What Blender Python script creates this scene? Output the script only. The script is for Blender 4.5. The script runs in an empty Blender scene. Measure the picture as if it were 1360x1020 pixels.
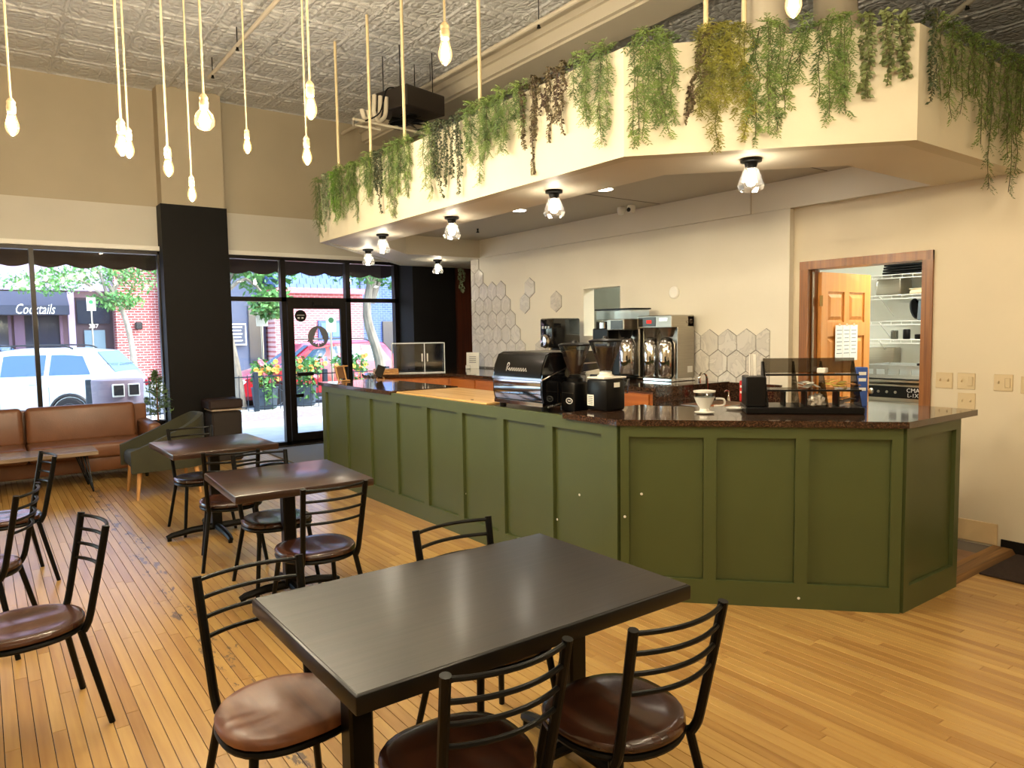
import bpy, bmesh, math, random
from mathutils import Vector as V, Matrix
random.seed(7)
PI = math.pi
scene = bpy.context.scene
C = scene.collection

# ------------------------------------------------------------------ camera
cam_d = bpy.data.cameras.new('camera'); cam = bpy.data.objects.new('camera', cam_d); C.objects.link(cam)
cam_d.sensor_width = 36.0; cam_d.lens = 25.376; cam_d.clip_start = 0.05; cam_d.clip_end = 300
R = ((0.8044, -0.0562, 0.5914), (-0.5938, -0.0498, 0.8031), (-0.0157, -0.9972, -0.0734))
mw = Matrix.Identity(4)
for i in range(3):
    mw[i][0] = R[i][0]; mw[i][1] = -R[i][1]; mw[i][2] = -R[i][2]
mw[2][3] = 1.57
cam.matrix_world = mw
scene.camera = cam

# ------------------------------------------------------------------ world, sun, exposure
w = bpy.data.worlds.new('sky'); scene.world = w; w.use_nodes = True
nt = w.node_tree; nt.nodes.clear()
sky = nt.nodes.new('ShaderNodeTexSky'); sky.sky_type = 'NISHITA'; sky.sun_disc = False
sky.sun_elevation = math.radians(48); sky.sun_rotation = math.radians(140); sky.dust_density = 2.0
bg = nt.nodes.new('ShaderNodeBackground'); bg.inputs[1].default_value = 0.85
wo = nt.nodes.new('ShaderNodeOutputWorld')
nt.links.new(sky.outputs[0], bg.inputs[0]); nt.links.new(bg.outputs[0], wo.inputs[0])
sd = bpy.data.lights.new('sun', 'SUN'); sd.energy = 1.7; sd.angle = math.radians(2); sd.color = (1, .96, .9)
so = bpy.data.objects.new('sun', sd); C.objects.link(so)
so.rotation_euler = V((-0.35, 0.42, -0.85)).to_track_quat('-Z', 'Y').to_euler()
vs = scene.view_settings
vs.view_transform = 'Standard'; vs.look = 'None'; vs.gamma = 1.0; vs.exposure = 0.9
try: vs.use_curve_mapping = False
except Exception: pass

# ------------------------------------------------------------------ helpers
def lin(c):
    return tuple(((x/255)/12.92 if x/255 <= .04045 else ((x/255+.055)/1.055)**2.4) for x in c)

def newmat(name):
    m = bpy.data.materials.new(name); m.use_nodes = True
    return m, m.node_tree, m.node_tree.nodes['Principled BSDF']

def N(nt, t, **k):
    n = nt.nodes.new(t)
    for a, b in k.items():
        if a in n.inputs.keys() if hasattr(n.inputs, 'keys') else False: n.inputs[a].default_value = b
        else: setattr(n, a, b)
    return n

def pm(name, rgb, rough=.5, metal=0., spec=.5, var=0., vs=6., vstretch=(1, 1, 1), bump=0., bs=40., rgb2=None, alpha=1., coat=0., emit=None, es=0., trans=0., world=False, detail=4.):
    """principled material; a noise mixes rgb towards rgb2 (or darker/lighter), another drives fine relief"""
    m, t, b = newmat(name); L = t.links
    col = lin(rgb)
    b.inputs['Roughness'].default_value = rough; b.inputs['Metallic'].default_value = metal
    b.inputs['Specular IOR Level'].default_value = spec
    b.inputs['Coat Weight'].default_value = coat; b.inputs['Coat Roughness'].default_value = .08
    b.inputs['Transmission Weight'].default_value = trans
    b.inputs['Base Color'].default_value = (*col, 1)
    b.inputs['Alpha'].default_value = alpha
    if emit:
        b.inputs['Emission Color'].default_value = (*lin(emit), 1); b.inputs['Emission Strength'].default_value = es
    if var or bump:
        if world:
            g = N(t, 'ShaderNodeNewGeometry'); src = g.outputs['Position']
        else:
            tc = N(t, 'ShaderNodeTexCoord'); src = tc.outputs['Object']
        mp = N(t, 'ShaderNodeMapping'); mp.inputs['Scale'].default_value = vstretch; L.new(src, mp.inputs[0])
    if var:
        n = N(t, 'ShaderNodeTexNoise'); n.inputs['Scale'].default_value = vs; n.inputs['Detail'].default_value = detail
        L.new(mp.outputs[0], n.inputs['Vector'])
        mx = N(t, 'ShaderNodeMix', data_type='RGBA')
        c2 = lin(rgb2) if rgb2 else tuple(x*(1-var) for x in col)
        c1 = col if rgb2 else tuple(min(1, x*(1+var)) for x in col)
        mr = N(t, 'ShaderNodeMapRange'); mr.inputs[1].default_value = .32; mr.inputs[2].default_value = .68
        L.new(n.outputs[0], mr.inputs[0]); L.new(mr.outputs[0], mx.inputs[0])
        mx.inputs[6].default_value = (*c1, 1); mx.inputs[7].default_value = (*c2, 1)
        L.new(mx.outputs[2], b.inputs['Base Color'])
    if bump:
        n2 = N(t, 'ShaderNodeTexNoise'); n2.inputs['Scale'].default_value = bs; n2.inputs['Detail'].default_value = 3
        L.new(mp.outputs[0], n2.inputs['Vector'])
        bp = N(t, 'ShaderNodeBump'); bp.inputs['Strength'].default_value = bump; bp.inputs['Distance'].default_value = .01
        L.new(n2.outputs[0], bp.inputs['Height']); L.new(bp.outputs[0], b.inputs['Normal'])
    return m

def emat(name, rgb, s):
    m = bpy.data.materials.new(name); m.use_nodes = True; t = m.node_tree; t.nodes.clear()
    e = N(t, 'ShaderNodeEmission'); e.inputs[0].default_value = (*lin(rgb), 1); e.inputs[1].default_value = s
    o = N(t, 'ShaderNodeOutputMaterial'); t.links.new(e.outputs[0], o.inputs[0]); return m

def thinglass(name, tint=(255, 255, 255), base=.04, top=.6, rough=.02):
    m = bpy.data.materials.new(name); m.use_nodes = True; t = m.node_tree; t.nodes.clear()
    tr = N(t, 'ShaderNodeBsdfTransparent'); tr.inputs[0].default_value = (*lin(tint), 1)
    gl = N(t, 'ShaderNodeBsdfGlossy'); gl.inputs['Roughness'].default_value = rough
    lw = N(t, 'ShaderNodeLayerWeight'); lw.inputs[0].default_value = .25
    mr = N(t, 'ShaderNodeMapRange'); mr.inputs[3].default_value = base; mr.inputs[4].default_value = top
    mx = N(t, 'ShaderNodeMixShader'); o = N(t, 'ShaderNodeOutputMaterial')
    L = t.links; L.new(lw.outputs['Fresnel'], mr.inputs[0]); L.new(mr.outputs[0], mx.inputs[0])
    L.new(tr.outputs[0], mx.inputs[1]); L.new(gl.outputs[0], mx.inputs[2]); L.new(mx.outputs[0], o.inputs[0])
    return m

class MB:
    def __init__(s): s.v = []; s.f = []
    def add(s, vs, fs):
        k = len(s.v); s.v += [tuple(x) for x in vs]; s.f += [tuple(i+k for i in f) for f in fs]; return s
    def box(s, c, d, rz=0, M=None):
        hx, hy, hz = d[0]/2, d[1]/2, d[2]/2
        vs = [V((x, y, z)) for z in (-hz, hz) for y in (-hy, hy) for x in (-hx, hx)]
        if M is None: M = Matrix.Rotation(rz, 3, 'Z')
        vs = [M @ p + V(c) for p in vs]
        return s.add(vs, [(0, 2, 3, 1), (4, 5, 7, 6), (0, 1, 5, 4), (2, 6, 7, 3), (0, 4, 6, 2), (1, 3, 7, 5)])
    def bb(s, lo, hi):
        return s.box([(a+b)/2 for a, b in zip(lo, hi)], [abs(b-a) for a, b in zip(lo, hi)])
    def rbox(s, c, d, b=.01, seg=2, rz=0, M=None, taper=None):
        bm = bmesh.new(); bmesh.ops.create_cube(bm, size=1)
        for v in bm.verts:
            t = taper if (taper and v.co.z > 0) else 1
            v.co = V((v.co.x*d[0]*t, v.co.y*d[1]*t, v.co.z*d[2]))
        bmesh.ops.bevel(bm, geom=bm.edges[:], offset=b, segments=seg, profile=.5, affect='EDGES')
        if M is None: M = Matrix.Rotation(rz, 3, 'Z')
        bm.verts.index_update()
        vs = [M @ v.co + V(c) for v in bm.verts]; fs = [tuple(v.index for v in f.verts) for f in bm.faces]
        bm.free(); return s.add(vs, fs)
    def tube(s, path, r, n=8, caps=True, closed=False):
        path = [V(p) for p in path]; m = len(path)
        rs = r if isinstance(r, (list, tuple)) else [r]*m
        tans = []
        for i in range(m):
            a = path[(i-1) % m] if (closed or i > 0) else path[0]
            b = path[(i+1) % m] if (closed or i < m-1) else path[-1]
            tans.append((b-a).normalized())
        up = V((0, 0, 1)) if abs(tans[0].z) < .9 else V((0, 1, 0))
        nrm = tans[0].cross(up).normalized(); vs = []
        for i in range(m):
            if i: 
                nrm = (nrm - tans[i]*nrm.dot(tans[i]))
                nrm = nrm.normalized() if nrm.length > 1e-6 else tans[i].orthogonal().normalized()
            bn = tans[i].cross(nrm)
            for k in range(n):
                a = 2*PI*k/n; vs.append(path[i] + (nrm*math.cos(a) + bn*math.sin(a))*rs[i])
        fs = []
        for i in range(m if closed else m-1):
            j = (i+1) % m
            for k in range(n):
                l = (k+1) % n; fs.append((i*n+k, i*n+l, j*n+l, j*n+k))
        if caps and not closed: fs += [tuple(range(n))[::-1], tuple((m-1)*n+k for k in range(n))]
        return s.add(vs, fs)
    def cyl(s, p0, p1, r, r1=None, n=12): return s.tube([p0, p1], [r, r if r1 is None else r1], n)
    def lathe(s, prof, n=16, c=(0, 0, 0), M=None, caps=True):
        vs = []; m = len(prof)
        for (r, z) in prof:
            for k in range(n):
                a = 2*PI*k/n; p = V((r*math.cos(a), r*math.sin(a), z)); vs.append((M @ p if M else p)+V(c))
        fs = []
        for i in range(m-1):
            for k in range(n):
                l = (k+1) % n; fs.append((i*n+k, i*n+l, (i+1)*n+l, (i+1)*n+k))
        if caps:
            if prof[0][0] > 1e-5: fs.append(tuple(range(n))[::-1])
            if prof[-1][0] > 1e-5: fs.append(tuple((m-1)*n+k for k in range(n)))
        return s.add(vs, fs)
    def prism(s, poly, z0, z1, M=None):
        """poly counter-clockwise in xy, extruded z0..z1; M maps to place"""
        n = len(poly); vs = [V((x, y, z)) for z in (z0, z1) for x, y in poly]
        if M: vs = [M @ p for p in vs]
        fs = [tuple(range(n))[::-1], tuple(range(n, 2*n))] + [(i, (i+1) % n, (i+1) % n+n, i+n) for i in range(n)]
        return s.add(vs, fs)
    def build(s, name, mat, parent=None, loc=None, rz=0., smooth=True, ang=35, rot=None):
        me = bpy.data.meshes.new(name); me.from_pydata([tuple(p) for p in s.v], [], s.f)
        me.update()
        if smooth:
            me.shade_smooth(); me.set_sharp_from_angle(angle=math.radians(ang))
        me.materials.append(mat)
        o = bpy.data.objects.new(name, me); C.objects.link(o)
        if parent: o.parent = parent
        if loc is not None: o.location = loc
        o.rotation_euler = rot if rot else (0, 0, rz)
        return o

def tag(o, label, cat, group=None, kind=None):
    o['label'] = label; o['category'] = cat
    if group: o['group'] = group
    if kind: o['kind'] = kind
    return o
def struct(o, label=None):
    o['kind'] = 'structure'
    if label: o['label'] = label
    return o
def thing(name, label, cat, loc=(0, 0, 0), rz=0., group=None):
    o = bpy.data.objects.new(name, None); C.objects.link(o); o.empty_display_size = .1
    o.location = loc; o.rotation_euler = (0, 0, rz); return tag(o, label, cat, group)
def sempty(name, label=None, loc=(0, 0, 0)):
    o = bpy.data.objects.new(name, None); C.objects.link(o); o.location = loc; return struct(o, label)
def dup(root, loc=None, rz=None, label=None, group=None, parent=None):
    c = root.copy(); C.objects.link(c)
    if parent is not None: c.parent = parent
    if loc is not None: c.location = loc
    if rz is not None: c.rotation_euler = (0, 0, rz)
    if label: c['label'] = label
    if group: c['group'] = group
    for ch in root.children: dup(ch, parent=c)
    return c
def text(name, body, size, mat, parent, loc, rot, ext=.001, shear=0., mirror=False, align='CENTER', sx=1.):
    cu = bpy.data.curves.new(name, 'FONT'); cu.body = body; cu.size = size; cu.extrude = ext; cu.shear = shear
    cu.align_x = align; cu.align_y = 'CENTER'; cu.resolution_u = 2
    o = bpy.data.objects.new(name, cu); C.objects.link(o)
    dg = bpy.context.evaluated_depsgraph_get(); dg.update()
    me = bpy.data.meshes.new_from_object(o.evaluated_get(dg))
    bpy.data.objects.remove(o)
    if mirror or sx != 1.:
        for v in me.vertices: v.co.x *= (-1 if mirror else 1)*sx
        if mirror: me.flip_normals()
    me.materials.clear(); me.materials.append(mat)
    q = bpy.data.objects.new(name, me); C.objects.link(q); q.parent = parent; q.location = loc; q.rotation_euler = rot
    return q
def smoothstep_path(pts, k=4):
    """Catmull-Rom resample"""
    pts = [V(p) for p in pts]; out = []
    for i in range(len(pts)-1):
        p0 = pts[max(i-1, 0)]; p1 = pts[i]; p2 = pts[i+1]; p3 = pts[min(i+2, len(pts)-1)]
        for j in range(k):
            t = j/k
            out.append(.5*((2*p1)+(p2-p0)*t+(2*p0-5*p1+4*p2-p3)*t*t+(3*p1-p0-3*p2+p3)*t**3))
    out.append(pts[-1]); return out

# ------------------------------------------------------------------ materials
M = {}
M['cream'] = pm('cream_wall', (216, 203, 176), .6, var=.03, vs=1.5, bump=.04, bs=120)
M['white_wall'] = pm('offwhite_wall', (226, 219, 201), .55, var=.03, vs=1.5, bump=.04, bs=120)
M['tan'] = pm('tan_wall', (178, 166, 142), .6, var=.04, vs=1.2, bump=.04, bs=120)
M['cream_front'] = pm('cream_front_wall', (204, 199, 187), .6, var=.03, vs=1.5, bump=.04, bs=120)
M['soffit'] = pm('soffit_paint', (202, 193, 168), .6, var=.03, vs=2, bump=.05, bs=90)
M['soffit_under'] = pm('soffit_underside', (214, 205, 184), .55, var=.02, vs=2)
M['inner_ceil'] = pm('inner_ceiling', (186, 180, 166), .7)
M['black_paint'] = pm('black_paint', (15, 12, 10), .6, spec=.2, var=.1, vs=3)
M['black_metal'] = pm('black_metal', (5, 5, 5), .38, spec=.22)
M['dark_frame'] = pm('dark_bronze_frame', (30, 25, 21), .35, metal=.6)
M['green'] = pm('olive_green_paint', (76, 85, 47), .42, var=.05, vs=2.5, bump=.03, bs=60)
M['white'] = pm('white_plastic', (232, 230, 222), .4)
M['ivory'] = pm('ivory_plate', (206, 186, 148), .4)
M['cord'] = pm('cream_cord', (228, 208, 164), .6)
M['steel'] = pm('brushed_steel', (178, 172, 160), .28, metal=1, var=.06, vs=4, vstretch=(1, 1, 30))
M['chrome'] = pm('chrome', (225, 225, 225), .06, metal=1)
M['blk'] = pm('black_plastic', (8, 8, 9), .32, spec=.3)
M['blk_gloss'] = pm('gloss_black', (12, 12, 14), .1, coat=.5)
M['glass'] = thinglass('clear_glass', (246, 250, 250), .03, .5)
def shadeglass():
    m = thinglass('lamp_glass', (255, 250, 240), .09, .85, .05); t = m.node_tree; L = t.links
    o = [n for n in t.nodes if n.type == 'OUTPUT_MATERIAL'][0]; src = o.inputs[0].links[0].from_socket
    tl = N(t, 'ShaderNodeBsdfTranslucent'); tl.inputs[0].default_value = (1, .97, .9, 1); mx = N(t, 'ShaderNodeMixShader'); mx.inputs[0].default_value = .03
    L.new(src, mx.inputs[1]); L.new(tl.outputs[0], mx.inputs[2]); L.new(mx.outputs[0], o.inputs[0]); return m
M['shade_glass'] = shadeglass()
M['acrylic'] = thinglass('clear_acrylic', (240, 246, 250), .07, .7, .06)
M['smoke'] = thinglass('smoked_acrylic', (176, 172, 164), .06, .5)
M['paper'] = pm('white_paper', (238, 236, 228), .7)
M['ink'] = pm('grey_ink', (120, 120, 122), .7)
M['silver_ink'] = pm('silver_print', (214, 214, 214), .4)
M['red'] = pm('red_packet', (196, 22, 20), .45)
M['blue'] = pm('blue_box', (52, 86, 164), .45)

def woodmat(name, dark, light, rough, axis=0, coat=0., fine=22.):
    m, t, b = newmat(name); L = t.links
    tc = N(t, 'ShaderNodeTexCoord'); mp = N(t, 'ShaderNodeMapping')
    sc = [fine, fine, fine]; sc[axis] = 1.2; mp.inputs['Scale'].default_value = sc
    oi = N(t, 'ShaderNodeObjectInfo'); ad = N(t, 'ShaderNodeVectorMath', operation='MULTIPLY_ADD')
    ad.inputs[0].default_value = (37, 51, 23); 
    L.new(oi.outputs['Random'], ad.inputs[1]); L.new(tc.outputs['Object'], ad.inputs[2]); L.new(ad.outputs[0], mp.inputs[0])
    n = N(t, 'ShaderNodeTexNoise'); n.inputs['Scale'].default_value = 1.; n.inputs['Detail'].default_value = 6; n.inputs['Distortion'].default_value = .6
    L.new(mp.outputs[0], n.inputs['Vector'])
    cr = N(t, 'ShaderNodeValToRGB'); cr.color_ramp.elements[0].position = .34; cr.color_ramp.elements[1].position = .66
    cr.color_ramp.elements[0].color = (*lin(dark), 1); cr.color_ramp.elements[1].color = (*lin(light), 1)
    L.new(n.outputs[0], cr.inputs[0]); L.new(cr.outputs[0], b.inputs['Base Color'])
    b.inputs['Roughness'].default_value = rough; b.inputs['Coat Weight'].default_value = coat; b.inputs['Coat Roughness'].default_value = .17
    bp = N(t, 'ShaderNodeBump'); bp.inputs['Strength'].default_value = .06; bp.inputs['Distance'].default_value = .01
    L.new(n.outputs[0], bp.inputs['Height']); L.new(bp.outputs[0], b.inputs['Normal'])
    return m
M['table'] = woodmat('espresso_table_wood', (17, 11, 9), (30, 20, 16), .42, 0, .38, 30)
M['table2'] = woodmat('brown_table_wood', (34, 20, 15), (64, 39, 29), .32, 0, .4, 30)
M['seat'] = woodmat('walnut_seat_wood', (42, 22, 14), (74, 41, 25), .26, 1, .45, 16)
M['seat_light'] = woodmat('worn_walnut_seat', (104, 60, 34), (136, 86, 52), .45, 1, .08, 14)
M['oak'] = woodmat('oak_trim', (118, 70, 26), (156, 98, 44), .4, 2, .2, 40)
M['pine'] = woodmat('pine_door', (206, 136, 62), (218, 150, 74), .4, 2, .25, 30)
M['cab'] = woodmat('cherry_cabinet', (170, 92, 34), (196, 114, 48), .4, 1, .2, 18)
M['butcher'] = woodmat('butcher_block', (196, 150, 84), (226, 186, 122), .4, 1, .15, 26)
M['legwood'] = woodmat('beech_leg', (190, 136, 78), (214, 164, 104), .4, 2, .2, 30)
M['thresh'] = woodmat('worn_oak', (104, 74, 42), (156, 116, 66), .6, 0, 0., 30)
M['brownpanel'] = woodmat('brown_panel', (60, 26, 12), (84, 38, 18), .45, 2, .1, 24)
M['coffee'] = woodmat('coffee_table_top', (92, 74, 60), (168, 148, 126), .25, 0, .4, 18)

def stone():
    m, t, b = newmat('brown_granite'); L = t.links
    tc = N(t, 'ShaderNodeTexCoord'); vo = N(t, 'ShaderNodeTexVoronoi'); vo.inputs['Scale'].default_value = 160
    L.new(tc.outputs['Object'], vo.inputs['Vector'])
    cr = N(t, 'ShaderNodeValToRGB'); e = cr.color_ramp.elements
    e[0].position = 0; e[0].color = (*lin((30, 20, 15)), 1); e[1].position = 1; e[1].color = (*lin((104, 76, 56)), 1)
    x = e.new(.55); x.color = (*lin((58, 40, 30)), 1)
    L.new(vo.outputs['Color'], cr.inputs[0]); L.new(cr.outputs[0], b.inputs['Base Color'])
    b.inputs['Roughness'].default_value = .09; b.inputs['Coat Weight'].default_value = .3; return m
M['stone'] = stone()

def floorwood():
    m, t, b = newmat('maple_strip_floor'); L = t.links
    g = N(t, 'ShaderNodeNewGeometry'); oi = N(t, 'ShaderNodeObjectInfo')
    a = N(t, 'ShaderNodeMath', operation='ADD'); L.new(g.outputs['Random Per Island'], a.inputs[0]); L.new(oi.outputs['Random'], a.inputs[1])
    wn = N(t, 'ShaderNodeTexWhiteNoise', noise_dimensions='1D'); L.new(a.outputs[0], wn.inputs['W'])
    mp = N(t, 'ShaderNodeMapping'); mp.inputs['Scale'].default_value = (30, 1.6, 1)
    off = N(t, 'ShaderNodeVectorMath', operation='MULTIPLY_ADD'); off.inputs[1].default_value = (13, 29, 0)
    L.new(wn.outputs['Color'], off.inputs[0]); L.new(g.outputs['Position'], off.inputs[2]); L.new(off.outputs[0], mp.inputs[0])
    n = N(t, 'ShaderNodeTexNoise'); n.inputs['Scale'].default_value = 1; n.inputs['Detail'].default_value = 6; L.new(mp.outputs[0], n.inputs['Vector'])
    cr = N(t, 'ShaderNodeValToRGB'); e = cr.color_ramp.elements
    e[0].position = .25; e[0].color = (*lin((156, 112, 56)), 1); e[1].position = .75; e[1].color = (*lin((202, 164, 96)), 1)
    ad = N(t, 'ShaderNodeMath', operation='MULTIPLY_ADD'); ad.inputs[1].default_value = .30; L.new(wn.outputs['Value'], ad.inputs[0])
    sb = N(t, 'ShaderNodeMath', operation='MULTIPLY_ADD'); sb.inputs[1].default_value = .55; sb.inputs[2].default_value = .08
    L.new(n.outputs[0], sb.inputs[0]); L.new(sb.outputs[0], ad.inputs[2]); L.new(ad.outputs[0], cr.inputs[0])
    # worn dark patches along a walking line and pale scuffing, both with shapes of their own
    sp = N(t, 'ShaderNodeSeparateXYZ'); L.new(g.outputs['Position'], sp.inputs[0])
    mp2 = N(t, 'ShaderNodeMapping'); mp2.inputs['Scale'].default_value = (9, 3.2, 1); L.new(g.outputs['Position'], mp2.inputs[0])
    n2 = N(t, 'ShaderNodeTexNoise'); n2.inputs['Scale'].default_value = 1.4; n2.inputs['Detail'].default_value = 8; n2.inputs['Roughness'].default_value = .72
    L.new(mp2.outputs[0], n2.inputs['Vector'])
    dx = N(t, 'ShaderNodeMath', operation='SUBTRACT'); dx.inputs[1].default_value = .86; L.new(sp.outputs[0], dx.inputs[0])
    ab = N(t, 'ShaderNodeMath', operation='ABSOLUTE'); L.new(dx.outputs[0], ab.inputs[0])
    bm_ = N(t, 'ShaderNodeMapRange'); bm_.inputs[1].default_value = .03; bm_.inputs[2].default_value = .17; bm_.inputs[3].default_value = .15; bm_.inputs[4].default_value = 0
    L.new(ab.outputs[0], bm_.inputs[0])
    s2 = N(t, 'ShaderNodeMath', operation='ADD'); L.new(n2.outputs[0], s2.inputs[0]); L.new(bm_.outputs[0], s2.inputs[1])
    th = N(t, 'ShaderNodeMapRange'); th.inputs[1].default_value = .69; th.inputs[2].default_value = .72; L.new(s2.outputs[0], th.inputs[0])
    mx = N(t, 'ShaderNodeMix', data_type='RGBA'); mx.inputs[7].default_value = (*lin((104, 82, 62)), 1)
    L.new(th.outputs[0], mx.inputs[0]); L.new(cr.outputs[0], mx.inputs[6]); L.new(mx.outputs[2], b.inputs['Base Color'])
    b.inputs['Roughness'].default_value = .34; b.inputs['Coat Weight'].default_value = .3; b.inputs['Coat Roughness'].default_value = .25
    bp = N(t, 'ShaderNodeBump'); bp.inputs['Strength'].default_value = .05; L.new(n.outputs[0], bp.inputs['Height']); L.new(bp.outputs[0], b.inputs['Normal'])
    return m
M['floor'] = floorwood()
M['gap'] = pm('dark_gap', (30, 18, 9), .95, spec=.1)

def tin():
    m, t, b = newmat('pressed_tin'); L = t.links
    tc = N(t, 'ShaderNodeTexCoord')
    vo = N(t, 'ShaderNodeTexVoronoi', feature='DISTANCE_TO_EDGE'); vo.inputs['Scale'].default_value = 9; vo.inputs['Randomness'].default_value = .35
    L.new(tc.outputs['Object'], vo.inputs['Vector'])
    wv = N(t, 'ShaderNodeTexWave', wave_type='RINGS', rings_direction='Z'); wv.inputs['Scale'].default_value = 5.5; wv.inputs['Distortion'].default_value = 3.; wv.inputs['Detail'].default_value = 2; wv.inputs['Detail Scale'].default_value = 4
    L.new(tc.outputs['Object'], wv.inputs['Vector'])
    ad = N(t, 'ShaderNodeMath', operation='MULTIPLY_ADD'); ad.inputs[1].default_value = .5; L.new(wv.outputs['Fac'], ad.inputs[0])
    mr = N(t, 'ShaderNodeMapRange'); mr.inputs[2].default_value = .25; L.new(vo.outputs['Distance'], mr.inputs[0]); L.new(mr.outputs[0], ad.inputs[2])
    bp = N(t, 'ShaderNodeBump'); bp.inputs['Strength'].default_value = .6; bp.inputs['Distance'].default_value = .02
    L.new(ad.outputs[0], bp.inputs['Height']); L.new(bp.outputs[0], b.inputs['Normal'])
    g = N(t, 'ShaderNodeNewGeometry'); n = N(t, 'ShaderNodeTexNoise'); n.inputs['Scale'].default_value = .7; L.new(g.outputs['Position'], n.inputs['Vector'])
    mx = N(t, 'ShaderNodeMix', data_type='RGBA'); L.new(n.outputs[0], mx.inputs[0])
    mx.inputs[6].default_value = (*lin((212, 214, 216)), 1); mx.inputs[7].default_value = (*lin((194, 193, 190)), 1)
    L.new(mx.outputs[2], b.inputs['Base Color']); b.inputs['Roughness'].default_value = .5
    return m
M['tin'] = tin()
M['tin_plain'] = pm('painted_ceiling', (160, 146, 130), .6)
M['crown'] = pm('crown_paint', (202, 192, 172), .6)

def marble():
    m, t, b = newmat('marble_tile'); L = t.links
    tc = N(t, 'ShaderNodeTexCoord'); oi = N(t, 'ShaderNodeObjectInfo')
    ad = N(t, 'ShaderNodeVectorMath', operation='MULTIPLY_ADD'); ad.inputs[0].default_value = (37, 51, 23)
    L.new(oi.outputs['Random'], ad.inputs[1]); L.new(tc.outputs['Object'], ad.inputs[2])
    n = N(t, 'ShaderNodeTexNoise'); n.inputs['Scale'].default_value = 5; n.inputs['Detail'].default_value = 5; n.inputs['Distortion'].default_value = 2.2
    L.new(ad.outputs[0], n.inputs['Vector'])
    cr = N(t, 'ShaderNodeValToRGB'); e = cr.color_ramp.elements; e[0].position = .46; e[1].position = .56
    e[0].color = (*lin((212, 206, 194)), 1); e[1].color = (*lin((204, 198, 186)), 1); x = e.new(.5); x.color = (*lin((192, 186, 176)), 1)
    L.new(n.outputs[0], cr.inputs[0]); L.new(cr.outputs[0], b.inputs['Base Color']); b.inputs['Roughness'].default_value = .22
    return m
M['marble'] = marble()
M['grout'] = pm('grey_grout', (112, 106, 98), .8)
M['bulb'] = emat('bulb_glow', (255, 248, 234), 350.)
M['filament'] = emat('filament_glow', (255, 246, 228), 1000.)
def glowglass(name, rgb, s):
    m = thinglass(name, (255, 246, 226), .06, .7, .05); t = m.node_tree; L = t.links
    o = [n for n in t.nodes if n.type == 'OUTPUT_MATERIAL'][0]; src = o.inputs[0].links[0].from_socket
    e = N(t, 'ShaderNodeEmission'); e.inputs[0].default_value = (*lin(rgb), 1); e.inputs[1].default_value = s; ad = N(t, 'ShaderNodeAddShader')
    L.new(src, ad.inputs[0]); L.new(e.outputs[0], ad.inputs[1]); L.new(ad.outputs[0], o.inputs[0]); return m
M['bulbglass'] = glowglass('glowing_bulb_glass', (255, 206, 122), .55)
M['bulb2'] = emat('shade_bulb_glow', (255, 246, 228), 48.)
M['led'] = emat('recessed_glow', (255, 242, 222), 30.)
# ================================================================== FLOOR
Rm = [V(r) for r in R]
def project(p):
    d = V(p) - V((0, 0, 1.57))
    c = [sum(R[i][j]*d[i] for i in range(3)) for j in range(3)]
    if c[2] < .1: return None
    return 680+958.65*c[0]/c[2], 510+958.65*c[1]/c[2], c[2]
floor = struct(MB().bb((-5, -6, -.2), (5.62, 10.2, -.012)).build('floor', M['gap'], smooth=False), 'honey coloured maple strip floor laid lengthwise')
PW = .052
rng = random.Random(3)
planks = []
x = -5.0
while x < 5.56:
    xc = x+PW/2
    if xc < 3.0: ymax = 10.05
    elif xc < 4.0: ymax = 2.96-(xc-2.95)*1.078+.06
    else: ymax = 1.9
    y = -6+rng.uniform(-1.2, 0)
    while y < ymax:
        l = rng.uniform(.55, 1.9); y1 = min(y+l, ymax)
        if y1 > -6 and y1-y > .03: planks.append((xc, max(y, -6), y1))
        y = y1 if y1 < ymax else ymax+1
    x += PW
def plank_score(p):
    best = 0; q = project((p[0], (p[1]+p[2])/2, 0))
    n = 0
    for k in range(5):
        s = project((p[0], p[1]+(p[2]-p[1])*k/4, 0))
        if s and -20 < s[0] < 1380 and 560 < s[1] < 1040: n += 1; best += 1/s[2]**2
    return best*(p[2]-p[1])
planks.sort(key=plank_score, reverse=True)
def plank_mesh(mb, cx, y0, y1):
    hw = PW/2-.0014; c = .0007; a, b = y0+.0009, y1-.0009
    vs = [(cx-hw, a, -.012), (cx+hw, a, -.012), (cx+hw, b, -.012), (cx-hw, b, -.012),
          (cx-hw, a, -c), (cx+hw, a, -c), (cx+hw, b, -c), (cx-hw, b, -c),
          (cx-hw+c, a+c, 0), (cx+hw-c, a+c, 0), (cx+hw-c, b-c, 0), (cx-hw+c, b-c, 0)]
    fs = [(8, 9, 10, 11)]
    for i in range(4):
        j = (i+1) % 4; fs += [(i, j, j+4, i+4), (i+4, j+4, j+8, i+8)]
    mb.add(vs, fs)
for p in planks[:300]:
    mb = MB(); plank_mesh(mb, 0, 0, p[2]-p[1]); mb.build('plank', M['floor'], floor, (p[0], p[1], 0), smooth=False)
mb = MB()
for p in planks[300:]: plank_mesh(mb, *p)
o = mb.build('planks', M['floor'], floor, smooth=False); o['kind'] = 'stuff'

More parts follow.
